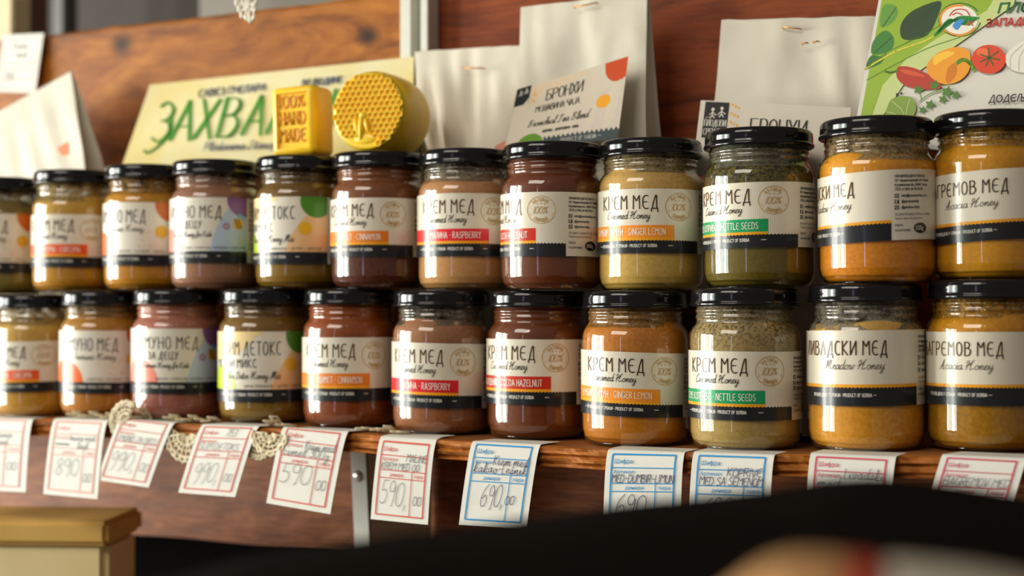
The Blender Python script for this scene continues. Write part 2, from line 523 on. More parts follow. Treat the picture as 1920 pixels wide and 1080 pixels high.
def font_mesh(text, size):
    k = (text, size)
    if k in _FT: return _FT[k]
    c = bpy.data.curves.new('t', 'FONT'); c.body = text; c.size = size; c.resolution_u = 2
    o = bpy.data.objects.new('t', c); COL.objects.link(o)
    dg = bpy.context.evaluated_depsgraph_get(); oe = o.evaluated_get(dg); me = oe.to_mesh()
    r = ([(v.co.x, v.co.y) for v in me.vertices], [tuple(p.vertices) for p in me.polygons])
    oe.to_mesh_clear(); bpy.data.objects.remove(o); bpy.data.curves.remove(c)
    _FT[k] = r
    return r


class Art:
    """flat print: a set of coloured layers in 2D"""
    def __init__(s): s.d = {}

    def _k(s, name, col, layer):
        return s.d.setdefault((name, col, layer), ([], []))

    def raw(s, name, col, layer, vs, fs):
        V, F = s._k(name, col, layer); o = len(V); V += vs; F += [tuple(i + o for i in f) for f in fs]

    def cols(s, name, col, layer, u0, u1, lo, hi, n=24):
        vs, fs = [], []
        for i in range(n + 1):
            u = u0 + (u1 - u0) * i / n
            a = lo(u) if callable(lo) else lo; b = hi(u) if callable(hi) else hi
            vs += [(u, a), (u, max(a, b))]
        for i in range(n): fs.append((2 * i, 2 * i + 2, 2 * i + 3, 2 * i + 1))
        s.raw(name, col, layer, vs, fs)

    def rect(s, name, col, layer, u0, v0, u1, v1, n=1): s.cols(name, col, layer, u0, u1, v0, v1, n)

    def disc(s, name, col, layer, cu, cv, r, clip=(-1e9, -1e9, 1e9, 1e9), n=28, ry=None):
        ry = ry or r
        a, b = max(cu - r, clip[0]), min(cu + r, clip[2])
        if b <= a: return
        f = lambda u: ry * sqrt(max(0, 1 - ((u - cu) / r) ** 2))
        cl = lambda v: min(max(v, clip[1]), clip[3])
        vs, fs = [], []
        for i in range(n + 1):
            t = 0.5 - 0.5 * cos(pi * i / n); u = a + (b - a) * t
            vs += [(u, cl(cv - f(u))), (u, cl(cv + f(u)))]
        for i in range(n): fs.append((2 * i, 2 * i + 2, 2 * i + 3, 2 * i + 1))
        s.raw(name, col, layer, vs, fs)

    def ring(s, name, col, layer, cu, cv, r, w, n=40, a0=0, a1=2 * pi, ry=None):
        vs, fs = [], []
        ry = ry or r
        for i in range(n + 1):
            a = a0 + (a1 - a0) * i / n
            vs += [(cu + (r - w / 2) * cos(a), cv + (ry - w / 2) * sin(a)), (cu + (r + w / 2) * cos(a), cv + (ry + w / 2) * sin(a))]
        for i in range(n): fs.append((2 * i, 2 * i + 1, 2 * i + 3, 2 * i + 2))
        s.raw(name, col, layer, vs, fs)

    def poly(s, name, col, layer, pts): s.raw(name, col, layer, list(pts), [tuple(range(len(pts)))])

    def blob(s, name, col, layer, pts, n=5): s.poly(name, col, layer, catmull(list(pts), True, n))

    def lines(s, name, col, layer, sts, w, wf=None):
        for p in sts:
            for i in range(len(p) - 1):
                (x0, y0), (x1, y1) = p[i], p[i + 1]
                dx, dy = x1 - x0, y1 - y0; L = sqrt(dx * dx + dy * dy) or 1e-9
                ww = w * (wf(dx / L, dy / L) if wf else 1)
                ex, ey = dx / L * ww * .35, dy / L * ww * .35
                nx, ny = -dy / L * ww / 2, dx / L * ww / 2
                s.raw(name, col, layer, [(x0 - ex - nx, y0 - ey - ny), (x1 + ex - nx, y1 + ey - ny), (x1 + ex + nx, y1 + ey + ny), (x0 - ex + nx, y0 - ey + ny)], [(0, 1, 2, 3)])

    def text(s, name, col, layer, text, x, y, h, w, **kw): s.lines(name, col, layer, strokes(text, x, y, h, **kw), w)

    def font(s, name, col, layer, text, x, y, size, slant=0, xs=1.0):
        vs, fs = font_mesh(text, 1.0)
        s.raw(name, col, layer, [(x + a * size * xs + b * slant * size, y + b * size) for a, b in vs], fs)

    def arc_text(s, name, col, layer, text, cu, cv, r, h, w, mid, inward=False, sp=1.0):
        tot = tw(text, h) * sp; x = 0
        for c in text:
            gw, st = G[c]; gw *= h
            xc = (x + gw / 2) - tot / 2
            a = mid - xc / r if not inward else mid + xc / r
            for p in st:
                q = []
                for (px, py) in p:
                    dx = px * h - gw / 2
                    rr = r + py * h if not inward else r - py * h
                    tx, ty = (sin(a), -cos(a)) if not inward else (-sin(a), cos(a))
                    q.append((cu + rr * cos(a) + tx * dx, cv + rr * sin(a) + ty * dx))
                s.lines(name, col, layer, [q], w)
            x += (gw + .14 * h) * sp

    def build(s, fn, parent, rough=0.38):
        for (name, col, layer), (V, F) in s.d.items():
            mesh_obj(name, [fn(u, v, layer) for u, v in V], F, M_ink(col, rough), parent)


# ------------------------------------------------------------------ structure
SAG_X = [-1.2, -0.6, -0.4517, -0.3784, -0.2971, -0.2158, -0.1388, -0.0564, 0.0177, 0.0964, 0.1744, 0.2499, 0.3201, 0.45, 1.0]
SAG_Z = [-0.001, -0.001, -0.0008, 0.0014, 0.0019, 0.0019, 0.0010, -0.0006, -0.0016, -0.0024, -0.0014, 0.0006, 0.0025, 0.003, 0.003]


def shelf_z(x):
    def lerp(x):
        for i in range(len(SAG_X) - 1):
            if x <= SAG_X[i + 1]:
                t = (x - SAG_X[i]) / (SAG_X[i + 1] - SAG_X[i]); t = max(0, t)
                return SAG_Z[i] * (1 - t) + SAG_Z[i + 1] * t
        return SAG_Z[-1]
    return lerp(x)


EDGE_Y = -0.047


def edge_y(x):
    return EDGE_Y - 0.010 * exp(-((x - 0.15) / 0.17) ** 2) + 0.0012 * pnoise(Vector((x * 30, 0, 0)))


m_board = M_wood('varnished_orange_board', (66, 26, 7), (150, 84, 18), (186, 118, 36), sc=(1.6, 4, 4.5), rough=0.5, knots=0.75, gl=0.2, fine=.16, bs=.12, spots=((at(690, 68, n=.13).x, at(690, 68, n=.13).z, .016), (at(228, 84, n=.13).x, at(228, 84, n=.13).z, .018)))
m_board3 = M_wood('red_brown_board', (62, 25, 10), (134, 60, 22), (160, 80, 32), sc=(1.2, 4, 7), rough=0.5, knots=0.6, gl=0.2, fine=.25, bs=.15, seed=2.3)
m_board2 = M_wood('dark_red_board', (54, 22, 8), (138, 72, 32), (216, 142, 92), sc=(1.4, 6, 9), rough=0.42, fine=.45, bs=.5, knots=0.6, seed=3.1)
m_shelf = M_wood('shelf_top_wood', (96, 52, 22), (150, 92, 44), (182, 122, 66), sc=(1.6, 8, 8), rough=0.45, knots=0.2, seed=1.7)
m_edge = M_wood('shelf_edge_wood', (52, 24, 6), (176, 96, 28), (226, 142, 52), sc=(3, 10, 60), rough=0.5, knots=0.75, seed=5.2)


def shelf():
    N = 420; vs, fs, mi = [], [], []
    x0, x1 = -1.0, 0.75; yb = 0.128
    prof_n = 8
    for i in range(N + 1):
        x = x0 + (x1 - x0) * i / N; z = shelf_z(x); y = edge_y(x)
        tear = 0.006 * max(0, pnoise(Vector((x * 14 + 3, 2, 0))) - 0.15)
        row = [(x, yb, z)]
        row.append((x, y + .004 + tear, z))
        th = 0.0125
        for k in range(prof_n):
            t = k / (prof_n - 1)
            yy = y + 0.0016 * pnoise(Vector((x * 60, t * 9, 1))) + 0.0010 * pnoise(Vector((x * 260, t * 14, 4))) + (0.002 if k in (3, 6) else 0) + tear * (1.2 - t) + 0.0025 * t
            row.append((x, yy, z - 0.0006 - th * t))
        row.append((x, yb, z - th - .0006))
        vs += row
    R = prof_n + 3
    for i in range(N):
        for k in range(R):
            a, b = i * R + k, i * R + (k + 1) % R
            fs.append((a, a + R, b + R, b)); mi.append(1 if 1 <= k <= prof_n else 0)
    fs.append(tuple(range(R))); fs.append(tuple(N * R + k for k in range(R))[::-1]); mi += [0, 0]
    o = mesh_obj('wooden_shelf', vs, fs, m_shelf)
    o.data.materials.append(m_edge)
    o.data.polygons.foreach_set('material_index', mi)
    bm = bmesh.new(); bm.from_mesh(o.data); bmesh.ops.recalc_face_normals(bm, faces=bm.faces); bm.to_mesh(o.data); bm.free()
    return tag(o, 'rough orange-edged wooden shelf plank carrying both rows of honey jars', 'shelf')


shelf()
BN = 0.13      # plane of the boards behind


def board(name, xa, xb, zt, zb, mat, label, y0, y1, top_noise=0.002, bot_noise=0.002):
    N = 120; vs, fs = [], []
    for i in range(N + 1):
        x = xa + (xb - xa) * i / N
        t = zt + top_noise * pnoise(Vector((x * 9, 5, 0))) + top_noise * .5 * pnoise(Vector((x * 40, 5, 0)))
        b = zb + bot_noise * pnoise(Vector((x * 7, 8, 0)))
        vs += [(x, y0, b), (x, y0, t - .003), (x, y0 + .003, t), (x, y1, t), (x, y1, b)]
    for i in range(N):
        for k in range(5):
            a, b = i * 5 + k, i * 5 + (k + 1) % 5
            fs.append((a, b, b + 5, a + 5))
    fs.append((4, 3, 2, 1, 0)); fs.append(tuple(N * 5 + k for k in range(5)))
    o = mesh_obj(name, vs, fs, mat)
    return tag(o, label, 'board')


ztop = at(80, 66, n=BN).z
xs_ = at(783, 60, n=BN).x
board('wooden_board', -1.05, xs_ - .0006, ztop, 0.004, m_board, 'varnished orange-brown knotty board behind the left upper jars, left of the white upright', BN, BN + .02)
board('wooden_board', xs_ + .0006, 0.9, ztop + .03, 0.004, m_board3, 'darker red-brown board behind the paper bags, right of the white upright', BN, BN + .02)
zlow = at(400, 1014, n=BN).z
board('wooden_board', -1.05, 0.9, -0.012, zlow, m_board2, 'dark brown board with wavy grain under the shelf behind the price tags', BN, BN + .02, 0.0, .003)

wb = mesh_obj('wall_back', [(-3, .75, -1.2), (2.5, .75, -1.2), (2.5, .75, 2), (-3, .75, 2)], [(0, 1, 2, 3)], M_plain('grey_plaster', (62, 54, 48), 0.8))
wb['kind'] = 'structure'
wl = mesh_obj('wall_left', [(-3.3, -3.5, -1.2), (-3.3, .75, -1.2), (-3.3, .75, 2), (-3.3, -3.5, 2)], [(0, 1, 2, 3)], M_plain('grey_plaster', (62, 54, 48), 0.8)); wl['kind'] = 'structure'
fl = mesh_obj('floor', [(-3.3, -3.5, -1.2), (2.5, -3.5, -1.2), (2.5, .75, -1.2), (-3.3, .75, -1.2)], [(0, 1, 2, 3)], M_plain('dark_floor', (70, 54, 42), 0.7)); fl['kind'] = 'structure'
def trim(name, px0, px1, n, mat, z0=-0.2, z1=1.2, d=0.03):
    a, b = at(px0, 30, n=n).x, at(px1, 30, n=n).x
    o = box(a, b, n, n + d, z0, z1, .002, name, mat); o['kind'] = 'structure'
trim('trim_1', -60, 22, .30, M_plain('cream_frame', (206, 186, 140), 0.5))
trim('trim_2', 24, 56, .33, M_plain('brown_post', (92, 48, 26), 0.5))
trim('trim_3', 98, 118, .62, M_plain('grey_trim', (84, 84, 80), 0.5))
trim('trim_4', 372, 900, .60, M_plain('pale_grey_panel', (118, 110, 98), 0.6))

dk = box(-1.3, 1.1, .30, .32, -.6, zlow + .05, .001, 'shade_panel', M_plain('painted_shade_black', (7, 5, 4), .95, 0, .05)); tag(dk, 'added near-black panel whose colour stands for the shadow below the lower brown board', 'panel')  # added sheet, its near-black colour stands in for the shade under the board

# white slotted upright in front of the board
m_white = M_plain('white_enamel', (214, 214, 202), 0.35)
xa = at(757, 60, n=.118).x; xb = at(809, 60, n=.118).x
t = empty('shelf_upright', ((xa + xb) / 2, .12, 0.0), 'white metal shelf upright running up the board between poster and bag', 'shelf upright')
w = xb - xa
def up(name, x0, x1, y0, y1, z0=0.004, z1=.6): box(x0, x1, y0 - .12, y1 - .12, z0, z1, .0006, name, m_white, t)
up('web_plate', -w / 2, w / 2, .1265, .1295)
up('flange', -w / 2, -w / 2 + w * .40, .112, .126)
up('flange', w / 2 - w * .26, w / 2, .112, .126)

# bracket under the shelf
bx0, bx1 = at(656, 860, n=.03).x, at(684, 860, n=.03).x
t = empty('shelf_bracket', ((bx0 + bx1) / 2, .03, -.014), 'white metal bracket with a round screw head holding the shelf from below', 'shelf bracket')
hw = (bx1 - bx0) / 2
vs = []
for (y, z) in ((0, 0), (.012, -.15), (.015, -.15), (.003, 0)):
    vs += [(-hw, y, z), (hw, y, z)]
mesh_obj('front_flange', vs, [(0, 1, 3, 2), (2, 3, 5, 4), (4, 5, 7, 6), (6, 7, 1, 0), (0, 2, 4, 6), (1, 7, 5, 3)], m_white, t)
vs = []
for x in (hw - .0015, hw):
    vs += [(x, .002, 0), (x, .098, 0), (x, .098, -.15), (x, .014, -.15)]
mesh_obj('side_plate', vs, [(0, 1, 2, 3), (7, 6, 5, 4), (0, 4, 5, 1), (1, 5, 6, 2), (2, 6, 7, 3), (3, 7, 4, 0)], m_white, t)
p = at(674, 892, n=.034) - Vector(t.location)
v, f = lathe([(0.0, .0028), (.003, .0024), (.0048, .0012), (.0052, 0), (.0052, -.002)], 24)
so = mesh_obj('screw', [(a, -c, b) for a, b, c in v], f, M_plain('screw_metal', (225, 222, 212), 0.25, 0.6), t, True)
so.location = (p.x, p.y - .001, p.z)

# ------------------------------------------------------------------ jars
R = 0.0355
HJ = 0.100


def glass_profile():
    p = [(.0, .0018), (.024, .0018), (.0265, .0002), (.0290, .0), (.0318, .0012), (.0340, .0042), (.0351, .0080), (R, .0120), (R, .035), (R, .060), (R, .0685), (.0350, .0722), (.0337, .0752), (.0322, .0772), (.0313, .0786), (.0311, .0800), (.0314, .0812), (.0318, .0820), (.0314, .0830), (.0311, .0842), (.0317, .0852), (.0319, .0862), (.0312, .0874), (.0310, .089), (.0310, .0975)]
    return [(r, z) for r, z in catmull(p, False, 3)]


GP = glass_profile()
gv, gf = lathe(GP, 96, cap=False)
glass_me = None
lid_prof = [(.0310, .0900), (.0330, .0888), (.0340, .0885), (.0348, .0890), (.0351, .0898), (.0349, .0908), (.0344, .0916), (.0343, .0955), (.0341, .0972), (.0334, .0988), (.0322, .0997), (.0308, .1000), (.0298, .0996), (.0288, .0986), (.0280, .0983), (.018, .0984), (.0, .0984)]
lv, lf = lathe(catmull(lid_prof, False, 2), 96, cap=False)
m_glass = M_glass()
m_lid, nt_, b_ = nt_new('black_lid_enamel')
b_.inputs['Base Color'].default_value = (.006, .006, .007, 1); b_.inputs['Roughness'].default_value = 0.11
bump(nt_, b_, noise_tex(nt_, obcoord(nt_), 90, 2), .02, .001)
b_.inputs['Specular IOR Level'].default_value = 0.5

BLK = '1d1f22'
CREAM = dict(h=45)


def zig(A, top_u, u0, u1, v, ext, col, amp=.75, pitch=2.3, layer=2, name='lower_band'):
    n = int((u1 - u0) / pitch) * 4
    A.cols(name, col, layer, u0, u1, ext, lambda u: v + amp * (0.5 + 0.5 * cos(2 * pi * u / pitch)) ** .7, n)


def band(A, LH, strip, end=36.8):
    """black band with scalloped top; strip = yellow strip under it spans to u"""
    if strip is not None:
        A.rect('yellow_strip', 'f0a51c', 1, -56, 8.2, strip, 10.9, 30)
    zig(A, None, -56, end, 8.5, 0.0, BLK)
    A.text('band_lettering', 'd8d4c6', 3, 'ПРОИЗВЕДЕНО У СРБИЈИ • PRODUCT OF SERBIA', -36.3, 4.3, 2.0, .34, xs=1.0)
    A.cols('band_lettering', 'd8d4c6', 3, 12.3, 15.8, lambda u: 5.3 - .25 * (1 if u < 14.8 else (15.8 - u)), lambda u: 5.3 + .25 * (1 if u < 14.8 else (15.8 - u)), 6)
    A.cols('band_lettering', 'd8d4c6', 3, -40, -37.2, 5.1, 5.5, 4)


def address(A, LH, grams, u=38.8):
    k = '2a2724'; nm = 'address_print'
    y = LH - 5.2
    for i, s in enumerate(('ПРОИЗВОДИ И ПАКУЈЕ:', 'ПГ Мунитлаковић БР 746001', 'Купиновци 66, 32000 Чачак', 'ТЕЛ: (+381) 60 40 22224')):
        A.font(nm, k, 2, s, u + .13, y - i * 2.75, 2.35, xs=.78)
        A.font(nm, k, 2, s, u, y - i * 2.75, 2.35, xs=.78)
    for i, s in enumerate(('info@plodovisrbije.com', '@plodovisrbije', '@plodovi.srbije')):
        yy = y - 12.4 - i * 3.7
        A.rect('icons', k, 2, u, yy - .5, u + 2.6, yy + 2.1)
        if i == 1: A.text('icons', 'e8e0cc', 3, 'F', u + .9, yy - .4, 2.1, .4)
        else: A.ring('icons', 'e8e0cc', 3, u + 1.3, yy + .8, .75, .3, 14)
        A.font(nm, k, 2, s, u + 4, yy, 2.5, xs=.78); A.font(nm, k, 2, s, u + 4.13, yy, 2.5, xs=.78)
    A.font(nm, k, 2, 'НЕ ДАВАТИ ДЕЦИ ИСПОД 1 ГОДИНЕ', u, y - 24.2, 1.9, xs=.75)
    A.font(nm, k, 2, 'Чувати даље од светлости', u, y - 26.7, 1.9, xs=.75)
    A.font(nm, k, 2, 'Нето', u, y - 31.2, 2.7, xs=.8)
    A.font(nm, k, 2, 'количина:', u, y - 34.4, 2.7, xs=.8)
    A.disc('weight_badge', BLK, 2, u + 17.2, y - 32.4, 5.0, n=20, ry=3.4)
    A.font('weight_badge_number', 'efe8d6', 3, grams, u + 13.2, y - 33.7, 3.9, xs=.85)


def stamp(A, cu=20.3, cv=32.4, col='c69a4c'):
    nm = 'round_stamp'
    A.ring(nm, col, 2, cu, cv, 9.6, .42, 48)
    A.ring(nm, col, 2, cu, cv, 8.1, .25, 20, rad(195), rad(212)); A.ring(nm, col, 2, cu, cv, 8.1, .25, 20, rad(-32), rad(-15))
    A.arc_text(nm, col, 2, 'NATURAL', cu, cv, 6.2, 2.3, .36, pi / 2, sp=1.12)
    A.arc_text(nm, col, 2, 'ПРИРОДНО', cu, cv, 8.5, 2.3, .36, -pi / 2, inward=True, sp=1.0)
    A.text(nm, col, 2, '100%', cu - 5.6, cv - 2.6, 4.8, .42, slant=.28, gap=.12)
    for i in (-1, 0, 1):
        x, y = cu + i * 2.5, cv + 4.2 + (0.35 if i == 0 else 0)
        A.poly(nm, col, 2, [(x + (0.75 if k % 2 == 0 else .32) * sin(pi * k / 5), y + (0.75 if k % 2 == 0 else .32) * cos(pi * k / 5)) for k in range(10)])


def title(A, s, end, v, h=9.4, w=.68, col='26221f', name='title', xs=.92, fit=None):
    gp = .26
    L = (tw(s, h, gp) - gp * h) * xs
    if fit: xs = xs * fit / L; L = fit
    if col == '26221f': A.text('title_shadow', 'd9a45c', 2, s, end - L + .28, v - .1, h, w * .8, xs=xs, gap=gp)
    A.text(name, col, 3, s, end - L, v, h, w, xs=xs, gap=gp)


def art(kind, LH):
    A = Art()
    if kind in BARS:
        bc, txt, barend = BARS[kind]
        title(A, 'КРЕМ МЕД', 5.6, 31.0, h=9.2, fit=41.2)
        A.text('subtitle', '3a342e', 3, 'Creamed Honey', -31.5, 24.2, 5.2, .36, script=True, slant=.22, xs=.88)
        stamp(A)
        A.rect('flavour_bar', bc, 1, -56, 10.8, 16.6, 19.6, 30)
        L = tw(txt, 4.4, .2) * .80
        A.text('flavour_lettering', 'f6efe0', 3, txt, 11.2 - L, 12.9, 4.4, .42, xs=.80, gap=.2)
        band(A, LH, 16.6)
    elif kind in ('meadow', 'acacia'):
        title(A, {'meadow': 'ЛИВАДСКИ МЕД', 'acacia': 'БАГРЕМОВ МЕД'}[kind], 14.8, 30.5, h=8.2, fit=56.5)
        A.text('subtitle', '5a5246', 3, {'meadow': 'Meadow Honey', 'acacia': 'Acacia Honey'}[kind], -24, 22.0, 5.4, .34, script=True, slant=.22)
        A.rect('yellow_strip', 'eba024', 1, -56, 10.2, 36.8, 13.0, 30)
        zig(A, None, -56, 36.8, 10.6, 0.0, BLK)
        A.text('band_lettering', 'd8d4c6', 3, 'ПРОИЗВЕДЕНО У СРБИЈИ • PRODUCT OF SERBIA —', -33.3, 5.6, 1.9, .30)
    else:
        if kind == 'immune':
            title(A, 'ИМУНО МЕД', 10, LH - 15.8, h=9.6, fit=45, col='2b2622')
            A.text('subtitle', '5a5246', 3, 'Immune Honey', -26, LH - 23, 5.2, .36, script=True, slant=.22)
            A.disc('orange_circle', 'd5691f', 1, 32, LH - 1, 14.5, (-56, 0, 36.8, LH))
            A.disc('yellow_dot', 'ecb421', 2, 22.5, LH - 23, 5.0)
            A.disc('coral_circle', 'ee6d2c', 1, -36, 8, 19, (-56, 0, 36.8, LH))
            rg = random.Random(4)
            for i in range(46): A.disc('orange_dots', 'e3ab78', 1, rg.uniform(4, 26), rg.uniform(13, 27), rg.uniform(.3, .6), n=5)
            A.font('ingredients', '3a342e', 2, 'КУРКУМА • ЂУМБИР • ЛИМУН', -14, 10.4, 2.6, xs=1.05)
        elif kind == 'kids':
            title(A, 'ИМУНО МЕД', 15.5, LH - 15.5, h=9.0, fit=48, col='2b2622')
            title(A, 'ЗА ДЕЦУ', 0.5, LH - 23.4, h=5.6, w=.6, xs=.98, col='2b2623')
            A.text('subtitle', '3e3832', 3, 'Immune Honey for Kids', -29, LH - 30, 4.1, .36, script=True, slant=.22, xs=.88)
            A.disc('purple_circle', '8a5c96', 2, 34, LH - 1, 14, (-56, 0, 36.8, LH))
            A.cols('blue_hill', 'bccce2', 1, 6, 36.8, 0, lambda u: min(LH, LH * (.12 + .95 * (1 - exp(-max(0, u - 6) / 11)))), 30)
            A.disc('salmon_circle', 'ee8f7c', 1, -34, 8, 19, (-56, 0, 36.8, LH))
            # bee
            A.disc('bee', 'e9b321', 3, 29, LH - 20, 4.3, n=18, ry=4.6)
            for q in (-1.6, 1.0): A.lines('bee_stripes', '3b2a16', 4, [[(29 + q - 1.4, LH - 16.4), (29 + q + 1.4, LH - 23.4)]], 1.1)
            A.disc('bee_wing', '6fb4dc', 3, 30.5, LH - 14.3, 2.2, n=12); A.disc('bee_wing', '8cc4e6', 3, 33.3, LH - 15.6, 1.8, n=12)
            for k in range(6):
                a = k * pi / 3; A.disc('flower', '9a86c2', 3, 19.5 + 1.9 * cos(a), LH - 22 + 1.9 * sin(a), 1.1, n=8)
            A.disc('flower_eye', 'e9b321', 4, 19.5, LH - 22, 1.0, n=10)
            for a, b in ((30, 18), (32.5, 15.5), (29.5, 13.8)): A.disc('yellow_dots', 'e9b321', 3, a, b + 2, .8, n=8)
            A.font('ingredients', '3a342e', 3, 'ЦВЕКЛА • КУРКУМА • МАЛИНА • ШИПУРАК', -17, 10.6, 2.5, xs=1.0)
        else:
            title(A, 'СЛИМ ДЕТОКС', 11.5, LH - 16.5, h=9.2, fit=50, col='2b2622')
            title(A, 'МЕДНИ МИКС', -6.5, LH - 25.5, h=5.8, w=.6, xs=1.0, col='2b2623')
            A.text('subtitle', '3e3832', 3, 'Slim Detox Honey Mix', -33, LH - 33.5, 5.0, .40, script=True, slant=.22, xs=.9)
            A.cols('peach_cloud', 'f2d79c', 1, -56, -2, lambda u: LH - 3 - 18 * max(0, 1 - ((u + 40) / 34) ** 2) * (1 if u > -40 else 1), LH, 30)
            A.disc('green_circle', '4f8a28', 2, 28.5, LH - 3, 12.6, (-56, 0, 36.8, LH))
            A.cols('peach_hill', 'eec08c', 1, 1, 36.8, 0, lambda u: LH * (.98 * (1 - exp(-max(0, u - 1) / 15))), 30)
            A.disc('yellow_dot', 'ecb421', 3, 19.5, LH - 23.5, 4.8)
            A.disc('lime_circle', 'b9cf2c', 1, -40, 9, 17, (-56, 0, 36.8, LH))
            A.font('ingredients', '3a342e', 2, 'ЦРНА РИБИЗЛА • ЦЕЛЕР • ЦВЕКЛА', -16, 10.4, 2.6, xs=1.08)
        band(A, LH, None)
    address(A, LH, '320g' if kind in ('meadow', 'acacia') else '300g')
    return A


BARS = {'turmeric': ('e8571f', 'КУРКУМА • CURCUMA', 1), 'cinnamon': ('e87f22', 'ЦИМЕТ • CINNAMON', 1), 'raspberry': ('dd1f2a', 'МАЛИНА • RASPBERRY', 1),
        'hazelnut': ('c9301c', 'КАКАО ЛЕШНИК • COCOA HAZELNUT', 1), 'ginger': ('f2932a', 'ЂУМБИР ЛИМУН • GINGER LEMON', 1), 'nettle': ('179a5c', 'СЕМЕ КОПРИВЕ • NETTLE SEEDS', 1)}
ARTS = {}
J = [0]


def jar(x, y, z, kind, rot, lz, tilt, low, top, label, group, fill=.083, lh=1.0, speck=0.0, res=None, glow=0.0, zz=(.045, .07)):
    global glass_me
    J[0] += 1; i = J[0]
    t = empty('honey_jar', (x, y, z), label, 'jar', group)
    me = glass_me
    if me is None:
        g0 = mesh_obj('glass_body', gv, gf, m_glass, t, True); glass_me = g0.data
        l0 = mesh_obj('lid', lv, lf, m_lid, t, True); jar.lid = l0.data
    else:
        o = bpy.data.objects.new('glass_body', glass_me); COL.objects.link(o); o.parent = t
        o = bpy.data.objects.new('lid', jar.lid); COL.objects.link(o); o.parent = t
    # contents follow the glass wall
    pr = [(max(0, r - .0011), zq + (.0012 if zq < .004 else 0)) for r, zq in GP if zq < fill and r > .001]
    pr = [(0, .003)] + pr + [(pr[-1][0] - .003, fill + .0006), (0.0, fill + .001)]
    rg = random.Random(i)
    ph = rg.uniform(0, 6)
    cv, cf = lathe(pr, 64, cap=False, wob=lambda a, r, zq: (.0009 * sin(2 * a + ph) + .0006 * sin(5 * a + ph * 2)) * max(0, (zq - fill + .012) / .012))
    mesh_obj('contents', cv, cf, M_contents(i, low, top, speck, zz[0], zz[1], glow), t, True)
    if fill < .094:
        pr = [(max(0, r - .0009), zq) for r, zq in GP if fill - .004 <= zq and r > .001 and zq < .0965]
        rv, rf = lathe(pr, 64, cap=False)
        mesh_obj('residue', rv, rf, M_residue(i, res or top, .55 if not speck else .7), t, True)
    # label
    LH = {'meadow': 45, 'acacia': 45}.get(kind, 45 if kind in BARS else 50)
    ac = atan2(CAM.y - y, CAM.x - x) + rad(rot)
    a_cam = atan2(CAM.y - y, CAM.x - x)
    tt = tan(rad(tilt))

    def wrap(u, v, layer):
        a = ac + u * .001 / R
        r = R + .00022 + .00009 * layer
        return (r * cos(a), r * sin(a), lz + v * .001 * lh + tt * R * sin(a - a_cam))
    vs, uv, fs = [], [], []
    n = 76
    for k in range(n + 1):
        u = -56 + (98 + 56) * k / n
        for v in (0, LH / 2, LH): vs.append(wrap(u, v, 0)); uv.append((u, v))
    for k in range(n):
        for q in (0, 1): fs.append((3 * k + q, 3 * k + 3 + q, 3 * k + 4 + q, 3 * k + 1 + q))
    lab = mesh_obj('paper_label', vs, fs, M_label(kind in BARS or kind in ('meadow', 'acacia')), t, True, uv)
    if kind not in ARTS: ARTS[kind] = art(kind, LH)
    ARTS[kind].build(wrap, lab)
    return t


LOW = [  # x, y, kind, rot, label z, tilt, colours
    (-0.4517, 0.0008, 'turmeric', -24, .0205, 1.2, (186, 138, 48), (200, 164, 92), 'cream honey jar with orange-red flavour bar at the far left end of the lower row', dict(lh=0.92, fill=.079)),
    (-0.3784, 0.0023, 'immune', 0, .0185, -.6, (178, 118, 36), (172, 128, 60), 'amber jar with orange circle and yellow dot label, left of the pink jar', dict(lh=1)),
    (-0.2971, -0.0031, 'kids', 0, .0200, -.5, (156, 100, 90), (168, 114, 98), 'pink honey jar with bee and purple circle label in the lower row', dict(fill=.092)),
    (-0.2158, 0.0027, 'detox', 0, .0155, 0, (136, 108, 34), (120, 90, 42), 'olive honey jar with green and peach circle label in the lower row', dict(lh=1.05, speck=.15)),
    (-0.1388, 0.0050, 'cinnamon', -4, .0190, 0, (120, 60, 18), (134, 72, 26), 'rust brown cinnamon honey jar with orange bar in the lower row', dict(lh=1.02, fill=.094)),
    (-0.0564, -0.0010, 'raspberry', -8, .0180, -1.6, (142, 90, 56), (156, 112, 82), 'pinkish brown raspberry honey jar with red bar in the lower row', dict(fill=.079, res=(120, 104, 84))),
    (0.0177, 0.0046, 'hazelnut', -12.5, .0230, -.4, (106, 58, 24), (100, 54, 24), 'chocolate brown cocoa hazelnut jar with dark red bar in the lower row', dict(lh=0.98, fill=.096)),
    (0.0964, -0.0083, 'ginger', 0, .0190, -2.2, (184, 122, 40), (186, 124, 54), 'amber ginger lemon honey jar with orange bar in the lower row', dict(lh=0.92, fill=.080, speck=.3, res=(160, 110, 40))),
    (0.1744, -0.0136, 'nettle', -7, .0185, -.5, (176, 150, 94), (160, 140, 100), 'pale greyish nettle seeds honey jar with green bar in the lower row', dict(lh=0.94, fill=.082, speck=.75)),
    (0.2499, -0.0074, 'meadow', -4, .0270, .8, (206, 146, 44), (206, 170, 104), 'golden meadow honey jar with creamy top in the lower row', dict(fill=.076, glow=.2, zz=(.062, .078), res=(150, 140, 120))),
    (0.3201, 0.0054, 'acacia', -10, .0265, .2, (146, 108, 28), (192, 138, 42), 'greenish gold acacia honey jar at the right end of the lower row', dict(lh=0.95, fill=.081, glow=.2)),
]
